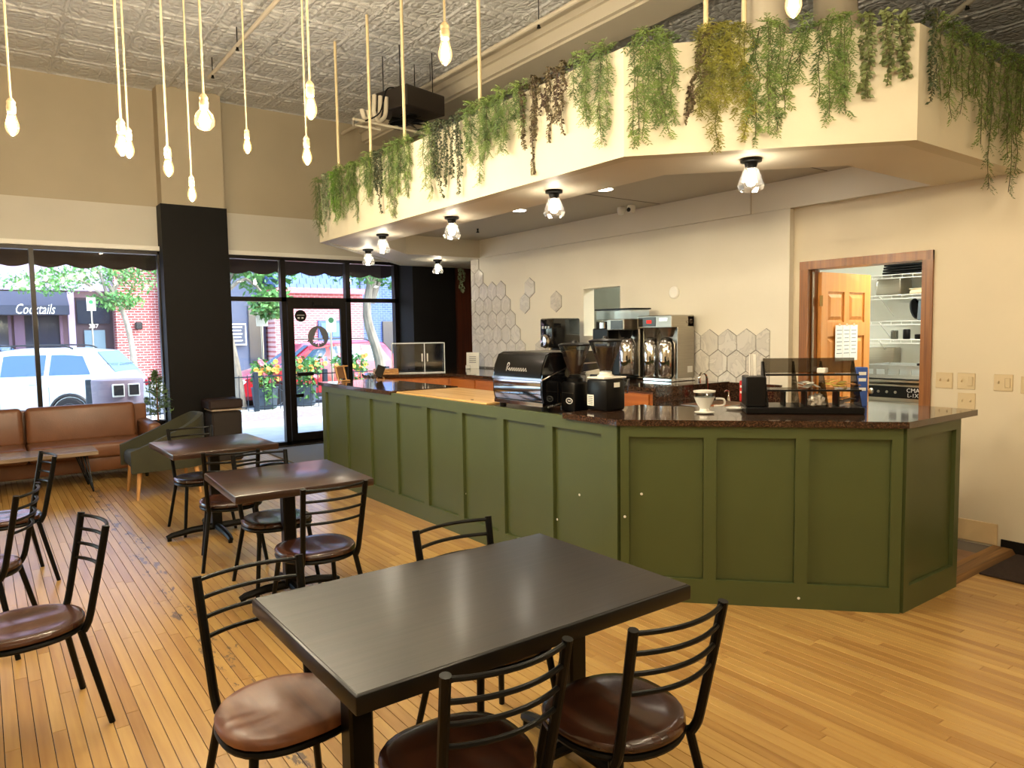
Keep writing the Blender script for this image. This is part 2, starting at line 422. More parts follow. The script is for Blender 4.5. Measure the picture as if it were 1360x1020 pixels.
# raised tile floor inside the bar, oak threshold, base tiles, mat
M['ftile'] = pm('brown_floor_tile', (128, 92, 66), .4, var=.22, vs=7, bump=.05)
sub = struct(MB().prism([(4.64, 1.98), (8.3, 1.98), (8.3, 9.8), (3.0, 9.8), (3.0, 3.1), (4.1, 1.98)], -.012, .018).build('floor', M['grout'], smooth=False), 'brown tiled floor behind the bar and in the kitchen')
tm = MB().rbox((0, 0, .005), (.298, .298, .014), .003, 1)
t0 = None
for i in range(7):
    for j in range(5):
        px_, py_ = 4.72+.305*i-.15, 2.13+.305*j
        if px_ > 5.42 and (py_ < 2.55 or py_ > 3.4) and px_ < 5.8: continue
        if t0 is None: t0 = tm.build('floor_tile', M['ftile'], sub, (px_, py_, .018))
        else:
            c = t0.copy(); C.objects.link(c); c.location = (px_, py_, .018)
th = MB().prism([(4.66, 1.87), (5.59, 1.87), (5.59, 1.985), (4.66, 1.985)], -.01, .034)
th.v = [(a, b-(.03 if c < 0 else 0), c) for a, b, c in th.v]
struct(th.build('trim_1', M['thresh'], ang=20), 'worn oak threshold board at the edge of the tiled floor')
tag(MB().rbox((5.27, 1.2, .006), (.6, 1.28, .012), .004, 1).build('floor_mat', pm('dark_mat', (50, 36, 30), .95, var=.3, vs=60, bump=.6, bs=300)), 'dark brown floor mat lying below the oak threshold', 'mat')

# ================================================================== CEILING
ceil = struct(MB().bb((-5, -6, 4.66), (10.6, 10.3, 4.8)).build('ceiling', M['tin_plain'], smooth=False), 'high pressed tin ceiling in grey beige paint')
T = .61
pan = MB()
rings = [(.305, -.014), (.292, -.014), (.280, -.002), (.262, .004), (.2, .004), (.185, -.008), (.0, -.012)]
for i, (r, z) in enumerate(rings[:-1]):
    pan.v += [(-r, -r, z), (r, -r, z), (r, r, z), (-r, r, z)]
pan.v.append((0, 0, rings[-1][1]))
for i in range(len(rings)-2):
    for k in range(4):
        l = (k+1) % 4; pan.f.append((i*4+k, (i+1)*4+k, (i+1)*4+l, i*4+l))
b0 = (len(rings)-2)*4
for k in range(4): pan.f.append((b0+k, len(pan.v)-1, b0+(k+1) % 4))
p0 = None; cnt = 0
for i in range(18):
    for j in range(17):
        cx, cy = -1.0+T*i+.305, -.27+T*j+.305
        if cy+.305 > 10.12: continue
        s = project((cx, cy, 4.64))
        if not s or not (-260 < s[0] < 1650 and s[1] > -330): continue
        cnt += 1
        if p0 is None: p0 = pan.build('tin_panel', M['tin'], ceil, (cx, cy, 4.645), ang=15)
        else:
            c = p0.copy(); C.objects.link(c); c.location = (cx, cy, 4.645)
# box beam with mouldings running the length of the room
bmx = MB()
for (xa, xb, z0) in ((4.74, 5.24, 4.40), (4.70, 5.28, 4.52), (4.65, 5.33, 4.585), (4.79, 5.19, 4.375)):
    bmx.bb((xa, -6, z0), (xb, 10.1, 4.66))
struct(bmx.build('trim_2', M['crown'], smooth=False), 'cream ceiling beam with stepped mouldings')

# ================================================================== WALLS
struct(MB().bb((-5.2, -6, -.2), (-5, 10.3, 4.7)).build('wall_left', M['cream'], smooth=False))
struct(MB().bb((-5, -6.2, -.2), (10.6, -6, 4.7)).build('wall_back', M['cream'], smooth=False))
struct(MB().bb((10.6, -6, -.2), (10.8, 10.3, 4.7)).build('wall_far_right', M['tan'], smooth=False))
# front wall above and below the windows
wf = sempty('wall_front', 'tan upper front wall with a cream band above the windows')
MB().bb((-5, 10.1, 3.2), (10.6, 10.35, 4.66)).build('upper_paint', M['tan'], wf, smooth=False)
MB().bb((-5, 10.1, 2.70), (10.6, 10.35, 3.2)).build('lower_paint', M['cream_front'], wf, smooth=False)
MB().bb((1.92, 9.85, 3.21), (2.67, 10.1, 4.66)).build('pilaster', M['tan'], wf, smooth=False)
MB().bb((-5, 10.1, -.2), (1.92, 10.3, .42)).build('knee_wall', M['cream'], wf, smooth=False)
MB().bb((6.6, 9.9, -.2), (10.6, 10.3, 2.7)).build('dark_end', M['black_paint'], wf, smooth=False)
struct(MB().bb((-5, 10.02, 2.645), (5.3, 10.2, 2.70)).build('trim_3', M['white'], smooth=False), 'white head trim above the storefront windows')
struct(MB().bb((1.9, 9.84, 0), (2.69, 10.2, 3.21)).build('column', M['black_paint'], smooth=False), 'black painted square column between the storefront windows')
struct(MB().bb((5.26, 9.6, 0), (6.0, 10.25, 2.72)).build('pier', M['black_paint'], smooth=False), 'black painted pier beside the entrance sidelight')
struct(MB().bb((6.0, 9.66, 0), (6.6, 9.9, 2.72)).build('wall_panel', M['brownpanel'], smooth=False), 'dark brown wood panel in the corner behind the bar')
# hexagon wall with hatch and the stepped kitchen wall
XW, XD = 5.54, 5.60
wr = sempty('wall_right', 'off-white wall behind the bar with marble hexagon tiles')
m = MB()
for (y0, y1, z0, z1) in ((3.55, 5.55, 0, 2.56), (6.13, 8.44, 0, 2.56), (5.55, 6.13, 0, 1.5), (5.55, 6.13, 2.03, 2.56)):
    m.bb((XW, y0, z0), (XW+.16, y1, z1))
m.build('wall_face', M['white_wall'], wr, smooth=False)
m = MB(); m.bb((XW-.012, 3.93, 2.562), (XW+.2, 8.44, 3.05)); m.bb((XW, 1.95, 2.562), (XW+.2, 3.93, 3.05))
m.build('bulkhead', M['white_wall'], wr, smooth=False)
wk = sempty('wall_kitchen', 'cream wall with the oak framed kitchen doorway and light switches')
m = MB()
for (y0, y1, z0, z1) in ((-6, 2.47, 0, 3.05), (3.44, 3.56, 0, 2.56), (2.47, 3.44, 2.075, 3.05)):
    m.bb((XD, y0, z0), (XD+.14, y1, z1))
m.build('wall_face', M['cream'], wk, smooth=False)
bt = None
M['btile'] = pm('beige_base_tile', (212, 186, 142), .35, var=.05, vs=8)
for k in range(3):
    q = (XD-.006, 1.96+.151+.306*k, .03+.078)
    if bt is None: bt = MB().rbox((0, 0, 0), (.014, .296, .15), .003, 1).build('base_tile', M['btile'], wk, q)
    else:
        c = bt.copy(); C.objects.link(c); c.location = q
struct(MB().bb((XD-.012, -6, 0), (XD, 1.94, .085)).build('baseboard_right', M['black_paint'], smooth=False), 'black rubber base strip along the cream wall')
# oak door frame
fr = struct(MB().bb((XD-.02, 2.425, .0), (XD+.16, 2.50, 2.105)).build('trim_4', M['oak'], smooth=False), 'oak door casing round the kitchen doorway')
MB().bb((XD-.02, 3.405, .0), (XD+.16, 3.48, 2.105)).build('jamb', M['oak'], fr, smooth=False)
MB().bb((XD-.022, 2.425, 2.04), (XD+.16, 3.48, 2.107)).build('head', M['oak'], fr, smooth=False)
MB().bb((XD+.05, 2.50, .0), (XD+.09, 2.515, 2.04)).build('stop', M['oak'], fr, smooth=False)
MB().bb((XD+.05, 3.385, .0), (XD+.09, 3.405, 2.04)).build('stop', M['oak'], fr, smooth=False)
# open six panel door, swung into the kitchen
d2 = sempty('door_2', 'pine six panel door standing open into the kitchen', (5.70, 3.385, 0))
dw, dt = .80, .035
m = MB(); H0, H1 = .04, 2.02
xs = [0, .1, .36, .44, .70, dw]; zs = [H0, .27, .80, .95, 1.48, 1.62, 1.86, H1]
for a, b in ((0, .1), (.36, .44), (.70, dw)): m.bb((a, -dt, H0), (b, 0, H1))
for a, b in ((H0, .25), (.80, .95), (1.48, 1.60), (1.86, H1)): m.bb((.1, -dt, a), (.36, 0, b)); m.bb((.44, -dt, a), (.70, 0, b))
m.build('door_frame', M['pine'], d2, smooth=False)
for a, b in ((.1, .36), (.44, .70)):
    for z0, z1 in ((.25, .80), (.95, 1.48), (1.60, 1.86)):
        mm = MB(); cx, cz = (a+b)/2, (z0+z1)/2; w_, h_ = b-a, z1-z0
        def rect(i, y): return [(a+i, y, z0+i), (b-i, y, z0+i), (b-i, y, z1-i), (a+i, y, z1-i)]
        for sgn, base in ((1, -dt), (-1, 0)):
            k0 = len(mm.v); mm.v += rect(0, base+sgn*.012)+rect(.02, base+sgn*.016)+rect(.05, base+sgn*.003)
            for q in range(4):
                l = (q+1) % 4
                for r_ in (0, 4): mm.f.append((k0+r_+q, k0+r_+l, k0+r_+4+l, k0+r_+4+q) if sgn > 0 else (k0+r_+q, k0+r_+4+q, k0+r_+4+l, k0+r_+l))
            mm.f.append(tuple(k0+8+q for q in range(4)) if sgn > 0 else tuple(k0+11-q for q in range(4)))
        mm.build('panel', M['pine'], d2, smooth=False)
kn = MB().lathe([(.012, 0), (.012, .03), (.026, .04), (.028, .055), (.018, .066), (0, .068)], 14, (.75, -dt, .98), Matrix.Rotation(PI/2, 3, 'X'))
kn.build('knob', M['steel'], d2)
for z in (.3, 1.05, 1.78): MB().bb((-.03, -.04, z-.045), (.012, -.035, z+.045)).build('hinge', pm('brass', (150, 110, 50), .3, metal=1), d2, smooth=False)
MB().bb((-.07, .0, .04), (-.05, .01, 2.02)).build('edge_strip', M['steel'], d2, smooth=False)

# kitchen shell
KW = pm('pale_kitchen_wall', (224, 224, 212), .6)
ks = sempty('wall_kitchen_room', 'pale kitchen walls seen through the doorway')
m = MB(); m.bb((7.75, 1.4, 0), (7.9, 8.6, 2.6)); m.bb((5.75, 8.5, 0), (7.9, 8.65, 2.6)); m.bb((5.75, 1.3, 0), (7.9, 1.45, 2.6)); m.bb((5.70, 1.3, 2.6), (7.9, 8.65, 2.7))
m.build('wall_face', KW, ks, smooth=False)
MB().bb((6.9, 6.1, .02), (7.6, 6.9, 2.4)).build('blue_partition', pm('blue_wall', (120, 170, 205), .6), ks, smooth=False)
kl = thing('kitchen_fill_light', 'unseen white fill light added on the kitchen ceiling', 'light', (6.75, 2.75, 2.6))  # unseen emitter added so the kitchen is lit
MB().rbox((0, 0, -.03), (.3, 1.2, .06), .01, 1).build('housing', M['white'], kl)
MB().bb((-.13, -.57, -.068), (.13, .57, -.061)).build('diffuser', emat('kitchen_fill_glow', (250, 252, 240), 34.), kl, smooth=False)

kl2 = dup(kl, (6.7, 5.9, 2.6), label='unseen white fill light added behind the wall hatch')  # second unseen emitter, added to brighten the view through the hatch
# hexagon tiles on the wall behind the bar: pointy top, flat-to-flat .205, point-to-point .25
HF, HP = .203, .255
hexm = MB(); pts = [(0, HP/2), (-HF/2, HP/4), (-HF/2, -HP/4), (0, -HP/2), (HF/2, -HP/4), (HF/2, HP/4)]
def hexshape(pts):
    h = MB(); n = len(pts); g = .0022
    inn = [(a*(1-.03), b*(1-.03)) for a, b in pts]
    h.v = [(0, a, b) for a, b in pts]+[(-.007, a, b) for a, b in pts]+[(-.009, a, b) for a, b in inn]
    for i in range(n):
        j = (i+1) % n; h.f += [(i, i+n, j+n, j), (i+n, i+2*n, j+2*n, j+n)]
    h.f.append(tuple(range(2*n, 3*n))[::-1]); return h
def clip(poly, f):  # keep f>=0
    out = []
    for i in range(len(poly)):
        a, b = poly[i], poly[(i+1) % len(poly)]; fa, fb = f(a), f(b)
        if fa >= 0: out.append(a)
        if fa*fb < 0:
            t = fa/(fa-fb); out.append((a[0]+(b[0]-a[0])*t, a[1]+(b[1]-a[1])*t))
    return out
hx = hexshape([(a*.972, b*.972) for a, b in pts]); hproto = None; gro = []
def puthex(y, z, ylo=3.74, yhi=8.43, zlo=1.09, zhi=2.55):
    global hproto
    gro.append((y, z))
    poly = [(a*.972+y, b*.972+z) for a, b in pts]
    cut = poly
    for f in (lambda p: p[0]-ylo, lambda p: yhi-p[0], lambda p: p[1]-zlo, lambda p: zhi-p[1]): cut = clip(cut, f) if cut else cut
    if len(cut) < 3: return
    if len(cut) == 6 and max(abs(a[0]-b[0])+abs(a[1]-b[1]) for a, b in zip(cut, poly)) < 1e-6:
        if hproto is None: hproto = hx.build('hex_tile', M['marble'], wr, (XW, y, z), smooth=False)
        else:
            c = hproto.copy(); C.objects.link(c); c.location = (XW, y, z)
    else:
        hexshape([(a-y, b-z) for a, b in cut]).build('hex_tile', M['marble'], wr, (XW, y, z), smooth=False)
rowh = HP*.75
Y0, Z0 = 7.12, 2.10
def hpos(r, k): return Y0+(k+(.5 if r % 2 else 0))*HF, Z0-rowh*r
# left field: rows from the top; each row starts at the wall's left end and reaches to a right limit
lims = {-2: 8.22, -1: 8.05, 0: 7.72, 1: 7.62, 2: 7.48, 3: 7.32, 4: 7.15, 5: 6.7}
for r in range(-2, 6):
    for k in range(-30, 12):
        y, z = hpos(r, k)
        if y > 8.53: continue
        if y >= lims[r]: puthex(y, z)
for (y, z) in ((hpos(0, 0)), (hpos(1, 0)), (hpos(1, -3)[0], hpos(1, 0)[1]-.0)):
    puthex(y, z)
for r in (4, 5):
    for k in range(-30, 0):
        y, z = hpos(r, k)
        if y < 7.0 and y > 6.2: puthex(y, z)
for r, zc in ((0, 1.43), (1, 1.43-rowh), (2, 1.43-2*rowh)):
    for k in range(-8, 8):
        y = 4.17+(k+(.5 if r % 2 else 0))*HF
        if 3.62 < y < 5.0: puthex(y, zc, 3.73, 4.9, 1.07)
gm = MB()
for (y, z) in gro:
    cut = [(a+y, b+z) for a, b in pts]
    for f in (lambda p: p[0]-3.73, lambda p: 8.435-p[0], lambda p: p[1]-1.07, lambda p: 2.555-p[1]): cut = clip(cut, f) if cut else cut
    if len(cut) > 2: gm.add([(XW-.003, a, b) for a, b in cut]+[(XW+.001, a, b) for a, b in cut], [tuple(range(len(cut)))]+[(i, i+len(cut), (i+1) % len(cut)+len(cut), (i+1) % len(cut)) for i in range(len(cut))])
gm.build('grout_bed', M['grout'], wr, smooth=False)
rd = thing('alarm_sounder', 'small round white disc fixed high on the wall above the brewers', 'alarm', (XW, 4.80, 1.92))
MB().lathe([(.062, 0), (.062, .012), (.05, .022), (0, .024)], 20, (0, 0, 0), Matrix.Rotation(-PI/2, 3, 'Y')).build('disc', M['white'], rd)

# light switches
def plate(y, z, kinds, label):
    t = thing('switch_plate', label, 'light switch', (XD, y, z))
    MB().rbox((-.003, 0, 0), (.007, .115, .115), .003, 1).build('plate', M['ivory'], t)
    for s, k in zip((.027, -.027), kinds):
        if k == 't':
            MB().box((-.012, s, .004), (.016, .008, .016), M=Matrix.Rotation(.4, 3, 'Y')).build('toggle', M['ivory'], t)
        else:
            MB().rbox((-.009, s, 0), (.008, .034, .066), .003, 1).build('rocker', M['ivory'], t)
plate(2.335, 1.165, 'tt', 'ivory double toggle switch plate closest to the oak door casing')
plate(2.19, 1.165, 'tr', 'ivory toggle and rocker switch plate above another plate')
plate(2.185, 1.025, 'tt', 'ivory double toggle switch plate directly below another plate')
plate(1.96, 1.165, 'tr', 'ivory toggle and rocker switch plate on the open cream wall')
plate(1.80, 1.155, 'rt', 'ivory switch plate farthest from the oak door casing')

# ================================================================== STOREFRONT
def framebar(mb, x0, x1, z0, z1, y=10.1, d=.1): mb.bb((x0, y-.03, z0), (x1, y-.03+d, z1))
w1 = sempty('window_1', 'large storefront window behind the tan sofa')
m = MB(); framebar(m, -4.9, 1.92, .42, .48); framebar(m, -4.9, 1.92, 2.60, 2.645); framebar(m, 1.88, 1.92, .42, 2.645); m.build('frame', M['dark_frame'], w1, smooth=False)
mx_ = [-4.9, -3.0, -1.22, .545, 1.9]
for k in range(3):
    q = MB(); framebar(q, mx_[k+1]-.024, mx_[k+1]+.024, .42, 2.6); q.build('mullion', M['dark_frame'], w1, smooth=False)
for a, b in zip(mx_[:-1], mx_[1:]): MB().bb((a+.02, 10.125, .48), (b-.02, 10.131, 2.6)).build('pane', M['glass'], w1, smooth=False)
M['letter'] = pm('window_letter', (74, 80, 82), .6)
text('window_lettering', 'COMING SOON', .052, M['letter'], w1, (1.42, 10.118, 1.235), (PI/2, 0, 0), mirror=True)
w2 = sempty('window_2', 'dark framed entrance storefront with transom lights')
m = MB()
framebar(m, 2.69, 5.26, 2.60, 2.65); framebar(m, 2.69, 5.26, 2.03, 2.09); framebar(m, 2.69, 5.26, -.02, .05)
for a, b in ((2.69, 2.76), (3.44, 3.51), (4.40, 4.47), (5.20, 5.26)): framebar(m, a, b, 0, 2.62)
# the bottom bar does not cross the doorway
m.build('frame', M['dark_frame'], w2, smooth=False)
for (a, b, z0, z1) in ((2.75, 3.45, .05, 2.04), (4.46, 5.21, .05, 2.04), (2.75, 3.45, 2.08, 2.61), (3.5, 4.41, 2.08, 2.61), (4.46, 5.21, 2.08, 2.61)):
    MB().bb((a, 10.125, z0), (b, 10.131, z1)).build('pane', M['glass'], w2, smooth=False)
d1 = sempty('door_1', 'glass entrance door in a dark metal frame', (3.52, 10.09, 0))
m = MB(); DW = .87
m.bb((0, -.02, .03), (.085, .03, 2.03)); m.bb((DW-.085, -.02, .03), (DW, .03, 2.03)); m.bb((.085, -.02, .03), (DW-.085, .03, .16)); m.bb((.085, -.02, 1.93), (DW-.085, .03, 2.03))
m.build('door_frame', M['dark_frame'], d1, smooth=False)
MB().bb((.08, .0, .16), (DW-.08, .006, 1.935)).build('pane', M['glass'], d1, smooth=False)
MB().rbox((.22, -.035, 1.0), (.24, .03, .05), .004, 1).build('push_paddle', M['dark_frame'], d1)
MB().cyl((.08, -.03, 1.0), (DW-.08, -.03, 1.0), .006).build('push_bar', M['dark_frame'], d1)
MB().rbox((.12, -.04, .70), (.12, .05, .05), .006, 1).build('lock_box', M['black_metal'], d1)
MB().rbox((.5, -.05, 2.0), (.28, .05, .06), .006, 1).build('door_closer', M['dark_frame'], d1)
disc = MB().lathe([(.0, 0), (.085, 0), (.085, .002), (0, .002)], 28, (0, 0, 0), Matrix.Rotation(PI/2, 3, 'X'), caps=False)
disc.build('round_sticker', M['blk'], d1, (.19, -.004, 1.83))
MB().rbox((.19, -.0065, 1.84), (.11, .001, .008), .0004, 1).build('sticker_mark', M['silver_ink'], d1)
for s_ in (-.03, .025): MB().rbox((.19+s_, -.0065, 1.80), (.03, .001, .022), .0004, 1).build('sticker_mark', M['silver_ink'], d1)
# round decal with a pine tree cut out: ring built as polygon with the tree left open
import math as _m
TS = 1.22
tree = [(0, .105), (.022, .07), (.014, .07), (.036, .035), (.024, .035), (.05, -.005), (.034, -.002), (.064, -.05), (.044, -.044), (.06, -.075), (.03, -.068), (.034, -.09), (.007, -.076), (.007, -.115),
        (-.007, -.115), (-.007, -.076), (-.034, -.09), (-.03, -.068), (-.06, -.075), (-.044, -.044), (-.064, -.05), (-.034, -.002), (-.05, -.005), (-.024, .035), (-.036, .035), (-.014, .07), (-.022, .07)]
tree = [(a*TS*1.15, b*TS) for a, b in tree]
dec = MB(); n = len(tree); r_ = .155
angs = [_m.atan2(z, x_) for x_, z in tree]
ring = [(r_*_m.cos(2*PI*(.25)-2*PI*i/n), r_*_m.sin(2*PI*.25-2*PI*i/n)) for i in range(n)]
bmd = bmesh.new(); es = []
ring = [(r_*_m.cos(2*PI*i/40), r_*_m.sin(2*PI*i/40)) for i in range(40)]
for lp in (tree, ring):
    vv = [bmd.verts.new((a, 0, b)) for a, b in lp]; es += [bmd.edges.new((vv[i], vv[(i+1) % len(vv)])) for i in range(len(vv))]
bmesh.ops.triangle_fill(bmd, edges=es, use_beauty=True, normal=(0, -1, 0)); bmd.verts.index_update()
dec.add([v.co.copy() for v in bmd.verts], [tuple(v.index for v in f.verts) for f in bmd.faces]); bmd.free()
dec.build('tree_decal', pm('grey_decal', (112, 116, 124), .5), d1, (.44, -.0045, 1.53), smooth=False)
text('door_lettering', 'VG TUVNT', .05, M['letter'], d1, (.42, -.005, 1.345), (PI/2, 0, 0))

# ================================================================== CANOPY OVER THE BAR
ZB, ZT = 2.56, 3.16
out = [(5.60, 1.88), (4.10, 1.88), (3.03, 3.0), (3.03, 7.58), (5.05, 9.58), (6.6, 9.58)]
inn = [(5.54, 2.43), (4.40, 2.43), (3.63, 3.23), (3.63, 7.42), (4.41, 8.2), (5.6, 8.2)]
can = sempty('soffit', 'cream boxed canopy hung over the bar on thin rods')
def wallrun(mb, pts, th, z0, z1):
    P = [V((a, b, 0)) for a, b in pts]; Q = []
    for i, p in enumerate(P):
        dirs = []
        if i > 0: dirs.append((p-P[i-1]).normalized())
        if i < len(P)-1: dirs.append((P[i+1]-p).normalized())
        ns = [V((-d.y, d.x, 0)) for d in dirs]
        nn = sum(ns, V((0, 0, 0))).normalized(); Q.append(p - nn*(th/nn.dot(ns[0])))
    k = len(mb.v)
    for p, q in zip(P, Q): mb.v += [(p.x, p.y, z0), (q.x, q.y, z0), (q.x, q.y, z1), (p.x, p.y, z1)]
    for i in range(len(P)-1):
        a, b = k+4*i, k+4*i+4
        for c in range(4): mb.f.append((a+c, b+c, b+(c+1) % 4, a+(c+1) % 4))
    mb.f += [(k, k+1, k+2, k+3), (k+4*len(P)-1, k+4*len(P)-2, k+4*len(P)-3, k+4*len(P)-4)]
m = MB(); wallrun(m, out, .09, ZB-.006, ZT); m.build('fascia', M['soffit'], can, smooth=False)
m = MB()
outi = [(5.60, 1.92), (4.118, 1.92), (3.07, 3.017), (3.07, 7.563), (5.066, 9.54), (6.6, 9.54)]
for i in range(4):
    a, b, c, d = outi[i], outi[i+1], inn[i+1], inn[i]
    m.prism([d, c, b, a], ZB, ZB+.03)
m.prism([(5.066, 9.54), (4.41, 8.2), (6.6, 8.2), (6.6, 9.54)][::-1], ZB, ZB+.03)
m.build('underside', M['soffit_under'], can, smooth=False)
m = MB(); wallrun(m, inn, -.04, ZB+.029, 2.86); m.build('inner_rim', M['soffit_under'], can, smooth=False)
m = MB(); m.prism(inn[::-1], 2.80, 2.84); m.build('inner_ceiling', M['inner_ceil'], can, smooth=False)
m = MB(); wallrun(m, [(3.9, 3.3), (3.9, 7.5)], .008, 2.797, 2.80); m.bb((3.65, 4.95, 2.797), (5.5, 4.958, 2.80)); m.bb((3.65, 3.2, 2.797), (5.5, 3.208, 2.80)); m.build('ceiling_joint', M['grout'], can, smooth=False)
rods = [(3.2, 7.4), (3.2, 6.62), (3.2, 5.92), (3.2, 4.70), (3.45, 2.76), (3.75, 2.72)]
rp = None
for q in rods:
    if rp is None: rp = MB().cyl((0, 0, 2.6), (0, 0, 4.64), .014, n=10).build('hanger_rod', M['cord'], can, (q[0], q[1], 0))
    else:
        c = rp.copy(); C.objects.link(c); c.location = (q[0], q[1], 0)
# ================================================================== BAR COUNTER
bar = thing('bar_counter', 'olive green panelled bar counter with a cut corner', 'counter', (0, 0, 0))
bo = [(4.63, 1.86), (3.97, 1.86), (2.95, 2.96), (2.95, 7.40)]
bi = [(4.63, 2.42), (4.3, 2.42), (3.55, 3.25), (3.55, 7.40)]
m = MB()
for i in range(3): m.prism([bi[i], bi[i+1], bo[i+1], bo[i]], .0, 1.018)
m.build('body', M['green'], bar, smooth=False)
def face(p, q, edges, zt=1.02, rail_t=.065, rail_b=.14):
    """stiles, rails and recessed panels along the face p->q; edges = list of (panel start, panel end)"""
    P, Q = V((p[0], p[1], 0)), V((q[0], q[1], 0)); d = (Q-P).normalized(); L = (Q-P).length; n = V((d.y, -d.x, 0))
    Mx = Matrix((d, n, V((0, 0, 1)))).transposed()
    def strip(name, a, b, z0, z1, y0, y1):
        mm = MB(); mm.box((0, 0, 0), (b-a, y1-y0, z1-z0))
        o = mm.build(name, M['green'], bar, P+d*((a+b)/2)+n*((y0+y1)/2)+V((0, 0, (z0+z1)/2)), smooth=False)
        o.rotation_euler = Mx.to_euler(); return o
    T_ = .028
    strip('top_rail', 0, L, zt-rail_t, zt, 0, T_)
    strip('bottom_rail', 0, L, 0, rail_b, 0, T_)
    xs = [0]+[v for e in edges for v in e]+[L]
    for i in range(0, len(xs), 2):
        if xs[i+1]-xs[i] > .004: strip('stile', xs[i], xs[i+1], rail_b, zt-rail_t, 0, T_)
    for a, b in edges: strip('panel', a+.003, b-.003, rail_b+.003, zt-rail_t-.003, 0, .005)
# long face runs towards the windows; order so that the outward normal points to the room
ys = [(7.28, 6.79), (6.75, 6.29), (6.22, 5.84), (5.72, 5.19), (5.09, 4.54), (4.47, 4.04), (3.97, 3.53), (3.47, 3.04)]
ys = []
y = 7.30
for k in range(8): ys.append((y, y-.455)); y -= .455+.082
face((2.95, 7.40), (2.95, 2.96), [(7.40-a, 7.40-b) for a, b in ys])
face((2.95, 2.96), (3.97, 1.86), [(.05, .465), (.535, .955), (1.025, 1.445)])
face((3.97, 1.86), (4.63, 1.86), [(.06, .60)])
m = MB()
for a in ((2.925, 5.32), ): pass
for (fx, fy, fz) in ((2.944, 4.62, .33), (2.944, 3.31, .55), (2.921, 3.50, .36)):
    MB().lathe([(.008, 0), (.007, .003), (0, .004)], 10, (fx, fy, fz), Matrix.Rotation(-PI/2, 3, 'Y')).build('screw_cap', M['white'], bar)
dch = V((1.02, -1.10, 0)).normalized(); nch = V((dch.y, -dch.x, 0))
for s_, z, po in ((.12, .62, .006), (.98, .06, .03), (.025, .49, .03)):
    q = V((2.95, 2.96, z))+dch*s_+nch*po
    MB().lathe([(.008, 0), (.007, .003), (0, .004)], 10, q, nch.to_track_quat('Z', 'Y').to_matrix()).build('screw_cap', M['white'], bar)
# stone tops
def slab(mb, poly, z0, z1): mb.prism(poly, z0, z1)
m = MB(); m.prism([(2.91, 5.78), (3.62, 5.78), (3.62, 7.46), (2.91, 7.46)], 1.02, 1.055)
tag(m.build('countertop', M['stone'], smooth=False), 'dark polished granite top on the window end of the green bar', 'countertop')
m = MB(); m.prism([(4.80, 1.81), (4.80, 2.47), (4.33, 2.47), (3.62, 3.27), (3.62, 3.42), (2.905, 3.42), (2.905, 2.945), (3.945, 1.81)][::1], 1.02, 1.055)
tag(m.build('countertop', M['stone'], smooth=False), 'dark polished granite top wrapping the cut corner of the green bar', 'countertop')
m = MB(); m.rbox((3.29, 5.05, 1.032), (.66, 1.42, .03), .006, 1)
bb_ = tag(m.build('butcher_block', M['butcher']), 'pale butcher block board set into the green bar', 'board')
MB().lathe([(.012, 0), (.012, .003), (0, .004)], 12, (3.02, 4.62, 1.047)).build('plug', M['blk'], bb_)
m = MB(); m.bb((2.95, 3.42, 1.0185), (3.55, 4.33, 1.03)); m.build('machine_shelf', M['blk'], bar, smooth=False)
m = MB(); m.bb((2.922, 3.42, 1.02), (2.96, 5.78, 1.035)); m.build('raised_lip', M['green'], bar, smooth=False)

# ================================================================== BACK COUNTER
bc = thing('back_counter', 'cherry wood back counter cabinets below the hexagon wall', 'counter')
m = MB(); m.bb((4.60, 4.22, .02), (XW-.02, 7.5, 1.035)); m.prism([(4.6, 7.5), (5.52, 7.5), (5.52, 8.4), (3.95, 8.4), (3.72, 7.95)], .02, 1.035); m.build('body', M['cab'], bc, smooth=False)
for k in range(6):
    y = 4.25+.54*k
    for z0, z1 in ((.86, 1.02), (.08, .84)):
        dr = MB().rbox((4.592, y+.26, (z0+z1)/2), (.018, .50, z1-z0-.02), .003, 1).build('drawer' if z0 > .5 else 'door', M['cab'], bc)
v0, v1 = V((3.72, 7.95, 0)), V((4.6, 7.5, 0)); dd = (v1-v0).normalized(); nn = V((dd.y, -dd.x, 0))
for k in range(2):
    c = v0+dd*(.25+.48*k)+nn*.006
    for z0, z1 in ((.86, 1.02), (.08, .84)):
        MB().rbox((c.x, c.y, (z0+z1)/2), (.45, .018, z1-z0-.02), .003, 1, rz=math.atan2(dd.y, dd.x)).build('drawer' if z0 > .5 else 'door', M['cab'], bc)
m = MB(); m.prism([(4.55, 4.18), (XW-.01, 4.18), (XW-.01, 8.43), (3.86, 8.43), (3.66, 7.91), (4.55, 7.46)], 1.035, 1.07)
tag(m.build('countertop', M['stone'], smooth=False), 'dark granite top of the back counter holding the coffee brewers', 'countertop')
m = MB(); m.bb((4.55, 4.14, .02), (XW-.01, 4.18, 1.075)); m.build('end_panel', M['stone'], bc, smooth=False)
sk = thing('sink_counter', 'lower granite sink counter beside the brewer counter', 'counter')
m = MB(); m.bb((4.62, 3.58, .02), (XW-.02, 4.14, .90)); m.build('body', M['cab'], sk, smooth=False)
m = MB(); m.bb((4.56, 3.56, .90), (4.72, 4.14, .93)); m.bb((5.2, 3.56, .90), (XW-.01, 4.14, .93)); m.bb((4.72, 4.02, .90), (5.2, 4.14, .93)); m.bb((4.72, 3.56, .90), (5.2, 3.66, .93)); m.build('top', M['stone'], sk, smooth=False)
m = MB(); m.bb((XW-.03, 3.6, .93), (XW-.01, 4.14, 1.07)); m.build('backsplash', M['stone'], sk, smooth=False)
